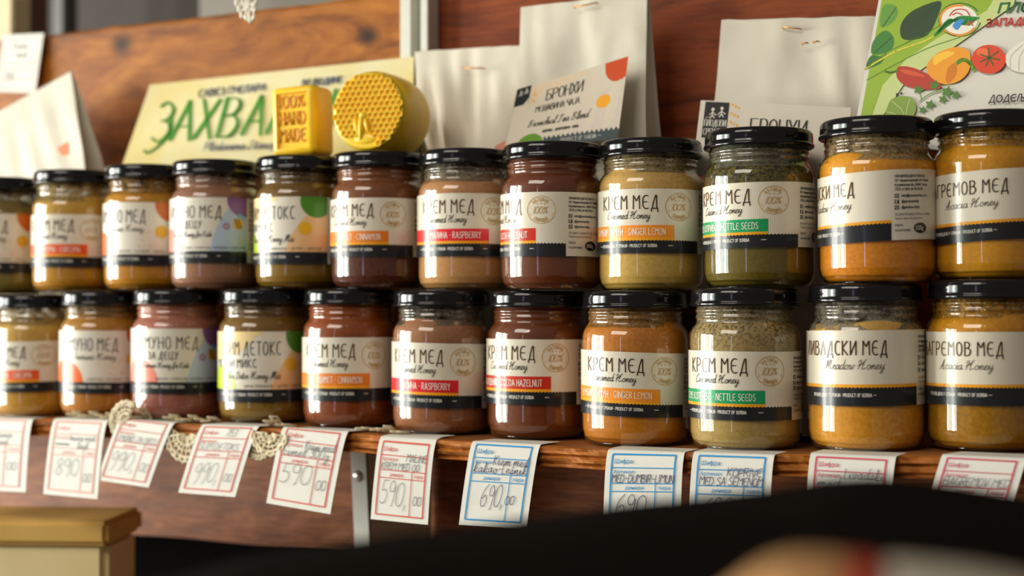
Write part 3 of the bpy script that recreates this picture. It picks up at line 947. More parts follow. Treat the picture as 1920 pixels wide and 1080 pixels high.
UP = [
    (-0.5020, 0.0133, 'immune', -14, .0185, -.5, (130, 116, 54), (118, 102, 56), 'dull olive honey jar cut by the left edge of the upper row', dict(fill=.079)),
    (-0.4176, 0.0101, 'turmeric', -12, .0195, -.5, (184, 132, 26), (194, 156, 80), 'cream honey jar with orange-red flavour bar, second from left in the upper row', dict(lh=0.96, fill=.077)),
    (-0.3389, 0.0101, 'immune', -20, .0190, -.5, (188, 134, 36), (184, 134, 44), 'golden jar with orange circle and yellow dot label, third from left in the upper row', dict(fill=.080)),
    (-0.2667, 0.0066, 'kids', -19, .0200, 0, (158, 116, 92), (144, 106, 86), 'mauve honey jar with bee and purple circle label in the upper row', dict(fill=.086)),
    (-0.1895, 0.0132, 'detox', -27, .0180, 0, (136, 104, 24), (108, 82, 34), 'olive honey jar with green and peach circle label under the square soap', dict(speck=.2)),
    (-0.1180, 0.0114, 'cinnamon', -15.5, .0230, 0, (70, 26, 10), (120, 74, 40), 'dark red-brown cinnamon honey jar under the round honeycomb soap', dict(lh=0.94, fill=.09, zz=(.050, .062))),
    (-0.0395, 0.0150, 'raspberry', -1, .0235, 0, (190, 146, 96), (180, 136, 98), 'light beige-pink raspberry honey jar with red bar in the upper row', dict(lh=0.98, fill=.080, res=(150, 132, 104))),
    (0.0260, -0.0010, 'hazelnut', -45, .0225, -.3, (102, 54, 22), (98, 52, 26), 'brown cocoa hazelnut jar turned to show its address panel, upper row', dict(lh=0.95, fill=.092)),
    (0.1023, 0.0061, 'ginger', -2, .0240, -.2, (196, 164, 92), (196, 162, 104), 'pale yellow ginger lemon honey jar with orange bar in the upper row', dict(lh=0.93, fill=.081, speck=.12, res=(160, 136, 90))),
    (0.1813, -0.0046, 'nettle', -18, .0245, 1.0, (108, 92, 30), (96, 86, 36), 'dark green speckled nettle seeds honey jar with green bar in the upper row', dict(lh=0.9, fill=.079, speck=1.0, res=(110, 104, 80))),
    (0.2548, -0.0060, 'meadow', -46, .0245, 3.0, (198, 128, 36), (208, 150, 50), 'orange gold meadow honey jar showing its 320 g badge, upper row', dict(lh=0.93, fill=.077, glow=.25, zz=(.03, .07), res=(180, 150, 100))),
    (0.3245, 0.0136, 'acacia', -10, .0225, 3.0, (202, 148, 48), (196, 144, 44), 'golden acacia honey jar at the right end of the upper row, tallest in view', dict(lh=0.92, fill=.082, glow=.25)),
]
lowz = []
for (x, y, kind, rot, lz, ti, lo, to, lab, kw) in LOW:
    z = shelf_z(x) + .0012
    lowz.append((x, y, z))
    jar(x, y, z, kind, rot, lz, ti, lo, to, lab, 'honey jars in the lower row', **kw)
upz = []
UPX = [10, 142, 278, 405, 565, 710, 875, 1036, 1221, 1424, 1645, 1862]
for (x, y, kind, rot, lz, ti, lo, to, lab, kw) in UP:
    x = at(UPX[len(upz)], 540, n=y).x
    z = max([q[2] for q in lowz if (q[0] - x) ** 2 + (q[1] - y) ** 2 < (.058) ** 2] or [lowz[0][2]]) + HJ + .0002
    upz.append(z)
    PL = globals().setdefault('PLC', []); PL.append((x, y)); 
    jar(x, y, z, kind, rot, lz, ti, lo, to, lab, 'honey jars in the upper row', **kw)


for i in range(len(PLC) - 1): print('gap', round(math.hypot(PLC[i+1][0] - PLC[i][0], PLC[i+1][1] - PLC[i][1]), 4))

# ------------------------------------------------------------------ price tags
m_tag = M_paper('price_tag_paper', (216, 214, 203), (223, 221, 211), 60, 0.6, 0.05)


def price_tag(px, ink, hand, pen, label, n_out=0.006, hw=1.0):
    (TLx, TLy), (TRx, TRy), (BRx, BRy), (BLx, BLy) = px
    xe = at((TLx + TRx) / 2, TLy, n=EDGE_Y).x
    ye = edge_y(xe) - .0012
    TL, TR = at(TLx, TLy, n=ye), at(TRx, TRy, n=ye)
    BL, BR = at(BLx, BLy, n=ye - n_out), at(BRx, BRy, n=ye - n_out)
    zt = shelf_z(xe) + .0009
    fl = -(BL - TL)
    fd = Vector((fl.x, abs(fl.z), 0)).normalized()
    org = (TL + TR) / 2

    def P(u, t, lift=0.0):
        if t >= 0:
            a = TL.lerp(TR, u); b = BL.lerp(BR, u)
            p = a.lerp(b, t)
            p.y += -.0035 * (1 - exp(-t / .07)) + .003 * t * t
            k = exp(-t / .045)
            zz = p.z * (1 - k) + (zt + (a.z - zt) * .35 - t * .01) * k
            p.z = zz
            p.y -= lift; return p - org
        a = TL.lerp(TR, u); a.z = zt + (a.z - zt) * .35
        q = a + fd * (-t)
        q.z = zt * min(1, 1) + (a.z - zt) * max(0, 1 + t / .006)
        q.z += lift
        return q - org
    t0 = empty('price_tag', org, label, 'price tag', 'handwritten price tags along the shelf edge')
    ts = [-.022, -.014, -.008, -.004, -.0015, 0, .01, .025, .045, .07, .1, .15, .25, .4, .6, .8, 1.0]
    vs, fs = [], []
    for s in (0, 1):
        for t in ts:
            for u in (0, .25, .5, .75, 1):
                p = P(u, t); p = p + (Vector((0, .0002, 0)) if t >= 0.01 else Vector((0, 0, -.0002))) * s; vs.append(p)
    n = len(ts) * 5
    for s in (0, 1):
        for i in range(len(ts) - 1):
            for k in range(4):
                q = (s * n + i * 5 + k, s * n + i * 5 + k + 1, s * n + i * 5 + 6 + k, s * n + i * 5 + 5 + k)
                fs.append(q if s else q[::-1])
    for i in range(len(ts) - 1):
        for k in (0, 4): fs.append((i * 5 + k, i * 5 + 5 + k, n + i * 5 + 5 + k, n + i * 5 + k))
    mesh_obj('card', vs, fs, m_tag, t0, True).modifiers.new('s', 'EDGE_SPLIT').split_angle = rad(60)
    A = Art()   # units: u 0..44, v 0(top)..-54
    W_, H_ = 44.0, 54.0
    L = .55
    def hl(v, a=3.6, b=39.6, w=L):
        A.cols('printed_form', ink, 1, a, b, v - w / 2, v + w / 2, 4)
    hl(-2.6, w=.9); hl(-10.2); hl(-20); hl(-25.2); hl(-50, w=.9)
    for (u, a, b, w) in ((3.6, -50, -2.6, .9), (39.6, -50, -2.6, .9), (29.3, -50, -20, .5)):
        for k in range(10):
            A.rect('printed_form', ink, 1, u - w / 2, a + (b - a) * k / 10, u + w / 2, a + (b - a) * (k + 1) / 10)
    A.font('printed_words', ink, 1, 'Ши', 5, -7.6, 3.5, xs=.9)
    xq = 5 + max(q[0] for q in font_mesh('Ши', 1.0)[0]) * 3.5 * .9 + .25
    A.ring('printed_words', ink, 1, xq + .95, -6.65, .8, .34, 18); A.rect('printed_words', ink, 1, xq + .78, -8.4, xq + 1.12, -4.9)
    A.font('printed_words', ink, 1, 'ра:', xq + 2.2, -7.6, 3.5, xs=.9); A.font('printed_words', ink, 1, 'Артикал:', 5, -13.8, 3.3, xs=.9)
    A.font('printed_words', ink, 1, 'динара', 12, -23.9, 3.4, xs=.9); A.font('printed_words', ink, 1, 'пара', 31, -23.9, 3.4, xs=.9)
    rg = random.Random(len(hand) * 7 + int(TLx))
    for (s, u, v, h, xs) in hand:
        xs = min(xs, ((27.5 if v < -30 and u < 20 else 39.6) - u) / tw(s, h, .10))
        A.lines('handwriting', pen, 2, strokes(s, u, v, h, slant=.12, gap=.10, xs=xs, jit=.05, rg=rg), .36 * hw)
    if 'dash' in label: A.rect('crossing_dash', '4a4644', 2, 6, -17.9, 17, -17.0, 4)
    A.build(lambda u, v, l: P(u / W_, -v / H_, .00035 + .00012 * l), t0, .6)


RED, PNK, BLU, CRM = 'd4574a', 'e59a90', '2f8fcb', 'cf4a62'
PEN, INK = '8f8f92', '4c4468'
price_tag([(-62, 780), (65, 783), (49, 923), (-80, 917)], PNK, [('Kurkuma', 16, -14.5, 4.5, .9), ('krem med', 12, -19.5, 4.5, .9), ('890', 8, -38, 11, 1), ('00', 31, -38, 6, 1)], PEN, 'price tag cut by the left edge of the photo, pale pink form')
price_tag([(104, 785), (204, 789), (183.5, 936), (82, 926)], PNK, [('Imuno med', 17, -14.5, 4.5, .9), ('kurk', 24, -20, 4.5, .9), ('890', 8, -39, 12, 1), ('00', 31, -43, 6, 1)], PEN, 'price tag with a crossed-out dark dash and price 890')
price_tag([(231, 779), (330, 792), (279.5, 914), (182.5, 900)], RED, [('IMUNO ZA DECU', 6, -19.5, 4.8, 1.05), ('990,', 5, -43, 15, .95), ('00', 31, -42, 7, 1)], PEN, 'strongly slanted price tag 990 below the pink honey jar', hw=1.1)
price_tag([(382, 795), (488, 798), (441.6, 932), (335, 923.5)], RED, [('7153', 22, -8.6, 5, 1), ('SLIM DETOKS', 5, -19, 5, 1.15), ('990,', 7, -44, 15, .95), ('00', 31, -43, 6, 1)], PEN, 'slanted price tag 990 with detox handwriting between two lace fans')
price_tag([(535, 795), (655, 808), (620, 964), (500, 943)], RED, [('Krem med', 19, -14.8, 6.0, .95), ('cimet 300g', 5, -19.6, 5.6, 1.1), ('590', 6, -38, 13, 1.05), ('00', 31, -40, 6.5, 1)], '77777c', 'price tag 590 for cinnamon cream honey, crease curling from the lace')
price_tag([(715, 822), (819, 832), (803, 984), (695.6, 973)], RED, [('MALINE', 24, -13.5, 4.8, 1.1), ('KREM MED 00', 5, -19.4, 4.6, 1.15), ('590,', 6, -43, 16, .95), ('00', 31.5, -42, 6, 1)], '66666c', 'price tag 590 for raspberry honey right of the white bracket')
price_tag([(888, 826), (1015, 834), (988, 992), (861, 984)], BLU, [('Krem med', 17, -14.4, 5.8, 1.0), ('kakao-Lešnik', 5, -19.3, 5.8, 1.1), ('690,', 12, -41, 14.5, .85), ('00', 28, -39, 5.5, 1)], INK, 'blue printed price tag 690 for cocoa hazelnut honey')
price_tag([(1141, 846), (1285, 848.5), (1276, 1005), (1131, 1005)], BLU, [('MED-ĐUMBIR-LIMUN', 4, -19.4, 5, .98), ('690,', 7, -41, 14, .9), ('00', 30, -41, 6, 1)], '55506a', 'blue printed price tag for ginger lemon honey, bottom hidden by black shape', hw=1.1)
price_tag([(1302, 848), (1453.5, 852.6), (1441, 1015), (1290, 1012)], BLU, [('KOPRIVE', 20, -14, 5, 1.1), ('MED SA SEMENOM', 5, -19.6, 5, 1.05), ('690,', 7, -41, 14, .9)], '55506a', 'blue printed price tag for nettle seeds honey, right of another blue tag', hw=1.1)
price_tag([(1521, 850), (1681, 858), (1664, 1018), (1508, 1012)], CRM, [('Livadski', 19, -14.2, 6, 1.1), ('med', 5, -19.6, 6, 1.1), ('790,', 7, -41, 14, .9)], '7c7c84', 'crimson printed price tag for meadow honey above the black shape')
price_tag([(1768, 852), (1926, 861), (1880, 1012), (1722, 1003)], CRM, [('BAGREMOV MED', 5, -19.2, 5.4, 1.15), ('790,', 7, -41, 14, .9)], '7c7c84', 'crimson printed price tag for acacia honey at the right edge')

# price tag hanging on the board, top left
def flat_card(name, quad, n0, n1, label, cat, mat, thick=.0006, parent=None):
    """quad px TL,TR,BR,BL on a plane leaning from n0 (bottom) to n1 (top)"""
    TL, TR = at(*quad[0], n=n1), at(*quad[1], n=n1)
    BR, BL = at(*quad[2], n=n0), at(*quad[3], n=n0)
    org = (BL + BR) / 2
    nrm = (TR - TL).cross(BL - TL).normalized()
    if nrm.y > 0: nrm = -nrm
    t = empty(name, org, label, cat)
    def P(u, v, l=0):   # u 0..1, v 0 bottom..1 top
        return BL.lerp(BR, u).lerp(TL.lerp(TR, u), v) - org + nrm * (.00008 * l)
    vs, fs = [], []
    N = 10
    for s in (0, 1):
        for j in range(N + 1):
            for i in range(N + 1): vs.append(P(i / N, j / N) - nrm * (thick * s))
    Q = (N + 1) ** 2
    for s in (0, 1):
        for j in range(N):
            for i in range(N):
                a = s * Q + j * (N + 1) + i; q = (a, a + 1, a + N + 2, a + N + 1); fs.append(q if not s else q[::-1])
    rim = [i for i in range(N + 1)] + [(j * (N + 1) + N) for j in range(1, N + 1)] + [N * (N + 1) + i for i in range(N - 1, -1, -1)] + [j * (N + 1) for j in range(N - 1, 0, -1)]
    for k in range(len(rim)):
        a, b = rim[k], rim[(k + 1) % len(rim)]; fs.append((a, Q + a, Q + b, b))
    mesh_obj('card', vs, fs, mat, t)
    return t, P, org, nrm


t, P, o_, n_ = flat_card('price_tag', [(5, 66), (82, 62), (66, 175), (-8, 172)], .118, .126, 'small pale price tag with faint pink form pinned at top left of board', 'price tag', m_tag)
A = Art()
for v in (.06, .22, .38, .48, .92): A.rect('printed_form', 'e2aaa4', 1, .08, v, .92, v + .018)
for u in (.08, .91): A.rect('printed_form', 'e2aaa4', 1, u, .06, u + .015, .93)
for (s, u, v) in (('Krem', .3, .75), ('med', .4, .6), ('890', .2, .2)): A.lines('handwriting', 'b9b4b4', 2, strokes(s, u, v, .14), .012)
A.build(P, t, .6)

# ------------------------------------------------------------------ paper bags
m_bag = M_paper('white_kraft_paper', (208, 201, 182), (220, 213, 195), 14, 0.7, 0.25)
m_bag2 = M_paper('white_kraft_paper_smooth', (198, 190, 172), (212, 205, 187), 9, 0.6, 0.2)


def bag(quad, n0, n1, depth, label, mat, wr=.0016, seed=0, topd=.002, bulge=.004, extra=None):
    TL, TR = at(*quad[0], n=n1), at(*quad[1], n=n1)
    BR, BL = at(*quad[2], n=n0), at(*quad[3], n=n0)
    # extend the bag down to the shelf
    def down(T, B):
        d = (B - T); k = (T.z - .0035) / (T.z - B.z); return T + d * k
    BL2, BR2 = down(TL, BL), down(TR, BR)
    BL2.y = max(BL2.y, .038) ; BR2.y = max(BR2.y, .038)
    org = Vector(((BL2.x + BR2.x) / 2, BL2.y, .0035))
    t = empty('paper_bag', org, label, 'bag', 'white paper bags behind the jars')
    NU, NV, NS = 26, 34, 6
    def front(u, v, lift=0):
        p = BL2.lerp(BR2, u).lerp(TL.lerp(TR, u), v)
        w = wr * (pnoise(Vector((u * 3 + seed, v * 4, seed))) + .5 * pnoise(Vector((u * 8 + seed, v * 6, 3 + seed)))) * 1.5
        w += -.7 * wr * abs(pnoise(Vector((u * 5 + v * 3 + seed, v * 2 - u, 9)))) * 2
        b = -bulge * 4 * u * (1 - u) * (1 - v) ** .5
        w += .0035 * exp(-((u - .5) / .10) ** 2) * exp(-((v - .90) / .09) ** 2) - .0016 * abs(sin(u * 17 + seed)) * exp(-((1 - v) / .16))
        p.y += (w + b) * min(1, (1 - v) * 6 + .25) - lift
        if v > .97: p.z += .0012 * pnoise(Vector((u * 7 + seed, 0, 0)))
        return p - org
    def dep(v): return topd + (depth - topd) * min(1, (1 - v) ** .85 * 1.35)
    vs, fs = [], []
    rows = []
    for j in range(NV + 1):
        v = j / NV; ring = []
        D = min(dep(v), (BN - .001 - .004) - (front(.5, v) + org).y) if True else dep(v)
        D = max(D, .0015)
        for i in range(NU + 1): ring.append(front(i / NU, v))
        for s in range(1, NS):
            w = s / NS; c = front(1, v); ring.append(Vector((c.x - .22 * depth * (1 - v * .6) * sin(pi * w), c.y + D * w, c.z)))
        for i in range(NU, -1, -1):
            c = front(i / NU, v); ring.append(Vector((c.x, c.y + D, c.z)))
        for s in range(1, NS):
            w = 1 - s / NS; c = front(0, v); ring.append(Vector((c.x + .22 * depth * (1 - v * .6) * sin(pi * w), c.y + D * w, c.z)))
        rows.append(ring)
    m = len(rows[0])
    for r in rows: vs += r
    for j in range(NV):
        for i in range(m):
            a, b = j * m + i, j * m + (i + 1) % m; fs.append((a, b, b + m, a + m))
    fs.append(tuple(range(m))[::-1]); fs.append(tuple(NV * m + k for k in range(m)))
    o = mesh_obj('paper_sheet', vs, fs, mat, t, True)
    e = o.modifiers.new('s', 'EDGE_SPLIT'); e.split_angle = rad(40)
    return t, front, org


def staple(t, org, x0, y0, x1, y1, n):
    a, b = at(x0, y0, n=n) - org, at(x1, y1, n=n) - org
    v, f = tube([a + Vector((0, .003, 0)), a, b, b + Vector((0, .003, 0))], .00055, 6)
    mesh_obj('staple', v, f, M_plain('copper_wire', (214, 150, 86), .3, .7), t, True)


# left bag
t, fr, org = bag([(-75, 250), (133, 135), (140, 330), (-90, 340)], .052, .085, .05, 'white paper bag with slanted folded top at the far left', m_bag, seed=1.3, bulge=.003, wr=.0026)
# small maroon-orange print on it
def px_art(A, t, org, n, rough=.5):
    A.build(lambda u, v, l: at(u, v, n=n - .0004 * l) - org, t, rough)
def front_art(A, t, org, p0, nrm, rough=.5):
    A.build(lambda u, v, l: at_plane(u, v, p0 + nrm * (.00006 * l + .0004), nrm) - org, t, rough)
A = Art(); A.poly('printed_mark', 'd0703a', 1, [(130, 265), (130, 290), (117, 293), (109, 282), (108, 276)]); px_art(A, t, org, .052)
# bag A
tA, frA, orgA = bag([(777, 97), (992, 84), (956, 290), (770, 300)], .058, .105, .045, 'white paper bag with a plain crumpled front right of the round soap', m_bag, seed=4.1, wr=.0036)
staple(tA, orgA, 866, 127, 906, 128, .094)
A = Art(); A.poly('printed_mark', 'd98468', 1, [(948, 263), (928, 274), (926, 290), (946, 288)]); px_art(A, tA, orgA, .046)
# bag B
tB, frB, orgB = bag([(977, 14), (1214, -14), (1190, 290), (952, 300)], .046, .088, .052, 'tall white paper bag with a printed tea label behind the middle jars', m_bag, seed=7.7, wr=.0026, bulge=.002)
staple(tB, orgB, 1075, 14, 1118, 5, .080)


def quad_map(q, n0, n1, org, lift=.0055):
    TL, TR = at(*q[0], n=n1), at(*q[1], n=n1); BR, BL = at(*q[2], n=n0), at(*q[3], n=n0)
    return lambda u, v, l: BL.lerp(BR, u).lerp(TL.lerp(TR, u), v) - org + Vector((0, -lift - .00008 * l, 0))


def logo(A, u0, v0, u1, v1, tilt=0):
    A.rect('logo_block', '1f1e1d', 2, u0, v0, u1, v1, 2)
    w, h = u1 - u0, v1 - v0
    for (a, b) in ((.35, .62), (.72, .66)):
        cx, cy = u0 + a * w, v0 + b * h
        A.disc('logo_figures', 'c8c2b4', 3, cx, cy + .17 * h, .07 * w, n=8, ry=.05 * h)
        A.lines('logo_figures', 'c8c2b4', 3, [[(cx, cy + .12 * h), (cx, cy)], [(cx - .12 * w, cy + .02 * h), (cx, cy + .09 * h), (cx + .14 * w, cy + .03 * h)], [(cx - .08 * w, cy - .08 * h), (cx, cy), (cx + .1 * w, cy - .07 * h)]], .05 * w)
    A.lines('logo_figures', 'c8c2b4', 3, [[(u0 + .08 * w, v0 + .55 * h), (u0 + .5 * w, v0 + .64 * h), (u0 + .92 * w, v0 + .68 * h)]], .03 * w)


q = [(976, 172), (1184, 107), (1164, 262), (953, 284)]
mp = quad_map(q, .044, .064, orgB)
A = Art()
A.cols('label_sheet', 'cfc2ae', 0, 0, 1, 0, 1, 6)
A.cols('label_tint', 'cbbcae', 1, .55, .98, .1, lambda u: .1 + .7 * max(0, (u - .55) / .43) ** .6, 12)
A.cols('label_tint', 'd6c0a4', 1, .12, .62, lambda u: .93 - .55 * max(0, (.62 - u) / .5) ** 1.0 * .5, .985, 10)
logo(A, .0, .72, .135, 1.02)
A.cols('label_mark', 'c2491c', 2, .80, 1.0, lambda u: .99 - .27 * sqrt(max(0, 1 - ((u - .93) / .13) ** 2)), .995, 14)
A.disc('label_dot', 'e9a021', 2, .83, .50, .062, n=18, ry=.085)
A.disc('label_leaf', '5f8f24', 2, .22, .0, .13, (0, 0, 1, 1), n=18, ry=.22)
A.cols('label_band', '3c4648', 2, .34, 1.0, .0, lambda u: .135 + .02 * sin(u * 150), 80)
for s, u, v, h, w in (('БРОНХИ', .30, .70, .155, .011), ('МЕШАВИНА ЧАЈА', .22, .545, .085, .008)):
    A.lines('lettering', '2a2622', 3, strokes(s, u, v, h, xs=.62), w)
A.lines('lettering', '4a443e', 3, strokes('Bronchial Tea Blend', .17, .33, .10, script=True, slant=.2, xs=.62), .008)
A.lines('lettering', '4a443e', 3, strokes('КОПРИВА • ЈАГОРЧЕВИНА • НАНА', .32, .215, .035, xs=.62), .006)
A.lines('lettering', 'b8b8ae', 3, strokes('PRODUCT OF SERBIA —', .50, .045, .05, xs=.7), .006)
rg = random.Random(3)
for i in range(14): A.disc('label_dots', 'e8a93c', 2, .15 + .05 * rg.random(), .72 + .22 * rg.random(), .007, n=6, ry=.012)
A.build(mp, tB, .5)

# bag C
tC, frC, orgC = bag([(1353, 38), (1648, 30), (1640, 300), (1306, 300)], .046, .092, .045, 'white paper bag with two copper staples beside the vegetable poster', m_bag2, seed=11.2, wr=.0022, bulge=.003)
staple(tC, orgC, 1466, 51, 1500, 54, .086)
staple(tC, orgC, 1503, 82, 1513, 80, .080); staple(tC, orgC, 1524, 79, 1534, 77, .080)
mp = quad_map([(1320, 190), (1600, 204), (1588, 330), (1303, 330)], .040, .058, orgC, .0062)
A = Art()
A.cols('label_sheet', 'cbc1b1', 0, 0, 1, 0, 1, 6)
logo(A, .035, .50, .20, .985)
A.lines('logo_figures', 'c8c2b4', 3, strokes('ПЛОДОВИ', .045, .66, .085, xs=.42), .006)
A.lines('logo_figures', 'c8c2b4', 3, strokes('СРБИЈЕ', .045, .54, .085, xs=.42), .006)
A.lines('lettering', '2a2622', 3, strokes('БРОНХИ', .36, .52, .26, xs=.42), .010)
for i in range(12): A.disc('label_dots', 'e8a93c', 2, .22 + (i % 3) * .022, .96 - (i // 3) * .12 - (i % 3) * .02, .008, n=6, ry=.02)
A.cols('label_mark', 'a8452a', 2, .86, 1.0, .0, lambda u: .72 + .6 * (u - .86), 4)
A.build(mp, tC, .5)

# ------------------------------------------------------------------ certificate poster
m_cert = M_paper('pale_yellow_card', (226, 218, 174), (222, 202, 128), 16, 0.55, 0.02)
t, P, org, nrm = flat_card('certificate_poster', [(281, 159), (776, 106), (770, 320), (222, 330)], .070, .112, 'pale yellow certificate with large green lettering leaning behind the left jars', 'poster', m_cert, .0012)
TLc, BLc = at(281, 159, n=.112), at(222, 330, n=.070)
p0 = BLc
A = Art()
def pst(s, x, y, h, sl, xs=.8, script=False, flip=-1, grow=0.0):
    out = strokes(s, 0, 0, h, slant=sl, xs=xs, script=script)
    return [[(x + a, y - b + (a) * grow) for a, b in p] for p in out]
# big green letters (photo-proportioned, slanted calligraphy)
for s, x, y, h, xs in (('З', 282, 266, 74, .95), ('А', 318, 262, 72, 1.0), ('Х', 362, 259, 72, .95), ('В', 406, 256, 72, 1.0), ('А', 452, 252, 72, 1.0), ('Л', 500, 249, 72, .9), ('Н', 560, 243, 70, .9), ('И', 610, 238, 70, .9), ('Ц', 660, 232, 70, .9), ('А', 708, 228, 70, .9)):
    A.lines('green_lettering', '3f8f2c', 2, pst(s, x, y, h, .28, xs), 5.2, wf=lambda dx, dy: .35 + .95 * abs(dy * .9 - dx * .25))
A.lines('green_lettering', '3f8f2c', 2, [catmull([(322, 222), (318, 248), (300, 270), (278, 286), (270, 282)])], 4.0)
A.lines('small_lettering', '4d5372', 2, pst('САВЕЗ ПЧЕЛАРА', 372, 182, 13, .15, 1.35, grow=-.10), 2.2)
A.lines('place_lettering', '4d5372', 2, pst('ВОЈВОДИНЕ', 566, 162, 12, .15, 1.2, grow=-.10), 2.0)
A.lines('script_lettering', '5a5f7c', 2, pst('Plodovima Stanojevic', 382, 282, 15, .3, 1.2, True, grow=-.04), 1.8)
front_art(A, t, org, p0, nrm)

# ------------------------------------------------------------------ vegetable poster (right)
m_post = M_paper('white_glossy_card', (204, 200, 186), (210, 206, 192), 6, 0.35, 0.0)
qd = [(1652, -40), (2000, -70), (2000, 300), (1598, 262)]
t, P, org, nrm = flat_card('vegetable_poster', [(1655, -40), (1990, -66), (1985, 300), (1597, 268)], .040, .066, 'green and white poster with vegetables and round emblem at top right', 'poster', m_post, .0012)
p0 = at(1597, 268, n=.040)
A = Art(); a = A.blob; ln = A.lines
A.poly('green_field', '8fae2c', 1, [(1660, -38), (1900, -60), (1850, 20), (1760, 70), (1700, 110), (1655, 160), (1625, 240), (1606, 262)])
A.poly('pale_green_field', 'c3cf86', 1, [(1900, -60), (1920, -58), (1900, 10), (1800, 80), (1700, 150), (1640, 240), (1626, 240), (1655, 160), (1700, 110), (1760, 70), (1850, 20)])
a('leaf', '5f9438', 2, [(1660, 8), (1680, 12), (1682, 30), (1668, 46), (1651, 50), (1652, 24)])
a('leaf', '3c7a2c', 2, [(1650, 62), (1664, 58), (1676, 72), (1672, 92), (1650, 102), (1634, 100), (1636, 80)])
a('leaf', '2f6b26', 2, [(1634, 104), (1655, 106), (1664, 96), (1652, 118), (1628, 128), (1624, 122)])
a('dark_leaf', '23401c', 3, [(1762, 2), (1758, 30), (1738, 66), (1700, 75), (1688, 64), (1692, 40), (1715, 18)])
ln('stems', '5c8a2a', 3, [catmull([(1622, 130), (1660, 100), (1700, 80), (1740, 60), (1775, 40)]), catmull([(1700, 80), (1716, 70)]), catmull([(1625, 150), (1680, 120), (1740, 90), (1800, 70)])], 1.6)
ln('yellow_streak', 'd9cf3a', 3, [catmull([(1624, 128), (1680, 96), (1740, 74), (1770, 50)])], 3)
ln('leaf_veins', '1b3214', 4, [[(1690, 70), (1760, 6)], [(1655, 50), (1680, 14)], [(1640, 98), (1672, 70)]], .8)
# emblem
A.disc('emblem', 'ece6d8', 3, 1799, 37, 34, n=30, ry=27)
A.ring('emblem_ring', 'e2962c', 4, 1797, 38, 35, 4.5, 40, rad(30), rad(285), ry=28)
A.ring('emblem_ring_green', '2c6b34', 4, 1799, 37, 39, 2, 40, rad(10), rad(330), ry=31)
for k in range(5): ln('emblem_hills', '2f8f3c', 5, [catmull([(1752 + 3 * k, 66 - 3 * k), (1780, 40 - 2 * k + 5), (1800, 32 + k * 3), (1834 - 4 * k, 34 + 3 * k)])], 4)
a('emblem_river', '3f8fd0', 6, [(1796, 38), (1808, 36), (1802, 46), (1794, 56), (1786, 48)])
ln('emblem_fruit', 'd8372c', 6, [catmull([(1780, 30), (1788, 20), (1800, 17), (1812, 20), (1818, 30)]), catmull([(1786, 28), (1794, 24), (1804, 28)]), [(1812, 46), (1826, 40)], [(1816, 40), (1824, 48)]], 1.8)
# vegetables
a('chili', 'b3331f', 3, [(1682, 128), (1692, 124), (1715, 128), (1745, 142), (1762, 156), (1762, 166), (1735, 168), (1700, 162), (1682, 146)])
a('chili_tip', 'd1512c', 4, [(1690, 130), (1715, 134), (1735, 144), (1712, 142), (1692, 136)])
ln('chili_stem', '5f8a2c', 4, [catmull([(1660, 134), (1670, 136), (1682, 133)])], 4)
a('yellow_pepper', 'eb9a1f', 4, [(1740, 118), (1758, 100), (1775, 92), (1795, 88), (1815, 94), (1820, 110), (1816, 134), (1798, 152), (1772, 158), (1752, 150), (1738, 134)])
a('yellow_pepper_shine', 'f6bf3a', 5, [(1752, 106), (1775, 96), (1790, 100), (1770, 112), (1752, 122)])
a('yellow_pepper_fold', 'cf7816', 5, [(1776, 130), (1790, 118), (1794, 134), (1784, 152), (1774, 154)])
ln('pepper_stem', '7ea52c', 6, [catmull([(1794, 118), (1806, 112), (1818, 118), (1826, 130)])], 7)
A.disc('tomato', 'd8401f', 4, 1854, 111, 32, n=26, ry=27)
A.disc('tomato_shine', 'ec6a3c', 5, 1843, 98, 12, n=16, ry=8)
ln('tomato_stem', '3f5f1c', 6, [[(1855, 108), (1838, 102)], [(1855, 108), (1872, 96)], [(1855, 108), (1874, 112)], [(1855, 108), (1848, 124)], [(1855, 108), (1838, 116)], [(1855, 108), (1853, 90)], [(1855, 108), (1862, 122)]], 2.4)
a('garlic', 'e6e0d0', 4, [(1886, 104), (1900, 88), (1925, 76), (1950, 90), (1955, 115), (1930, 134), (1905, 134), (1888, 122)])
ln('garlic_lines', 'bdb4a0', 5, [catmull([(1895, 128), (1896, 105), (1918, 84)]), catmull([(1910, 133), (1912, 108), (1925, 84)])], 1.2)
a('cabbage', '7f9a3c', 4, [(1664, 200), (1672, 186), (1690, 180), (1710, 184), (1718, 200), (1712, 218), (1690, 230), (1668, 228), (1660, 216)])
ln('cabbage_veins', 'c4d08a', 5, [catmull([(1700, 228), (1690, 205), (1672, 190)]), catmull([(1700, 228), (1700, 205), (1706, 186)]), catmull([(1700, 228), (1680, 215), (1664, 210)])], 1.4)
for (x, y, s) in ((1722, 168, 1), (1752, 160, 1.1), (1776, 172, 1.2), (1744, 196, 1), (1768, 186, .9), (1730, 206, .8), (1792, 178, .9)):
    a('parsley', '4c7a2a', 5, [(x + s * 11 * (1 if k % 2 == 0 else .5) * cos(k * pi / 5), y + s * 10 * (1 if k % 2 == 0 else .5) * sin(k * pi / 5)) for k in range(10)], 2)
ln('parsley_stems', '6c9a3c', 4, [catmull([(1724, 190), (1745, 175), (1775, 170), (1800, 178)]), [(1728, 186), (1722, 165)]], 2)
A.disc('peppercorn', '3a2a1c', 4, 1682, 177, 2.4, n=8); A.disc('peppercorn', '3a2a1c', 4, 1690, 175, 2.2, n=8); A.disc('peppercorn', 'b4503a', 4, 1722, 222, 2.4, n=8)
ln('green_lettering', '2f6b34', 3, pst('ПЛОДОВИ', 1872, 24, 17, .3, 2.1, grow=-.05), 4)
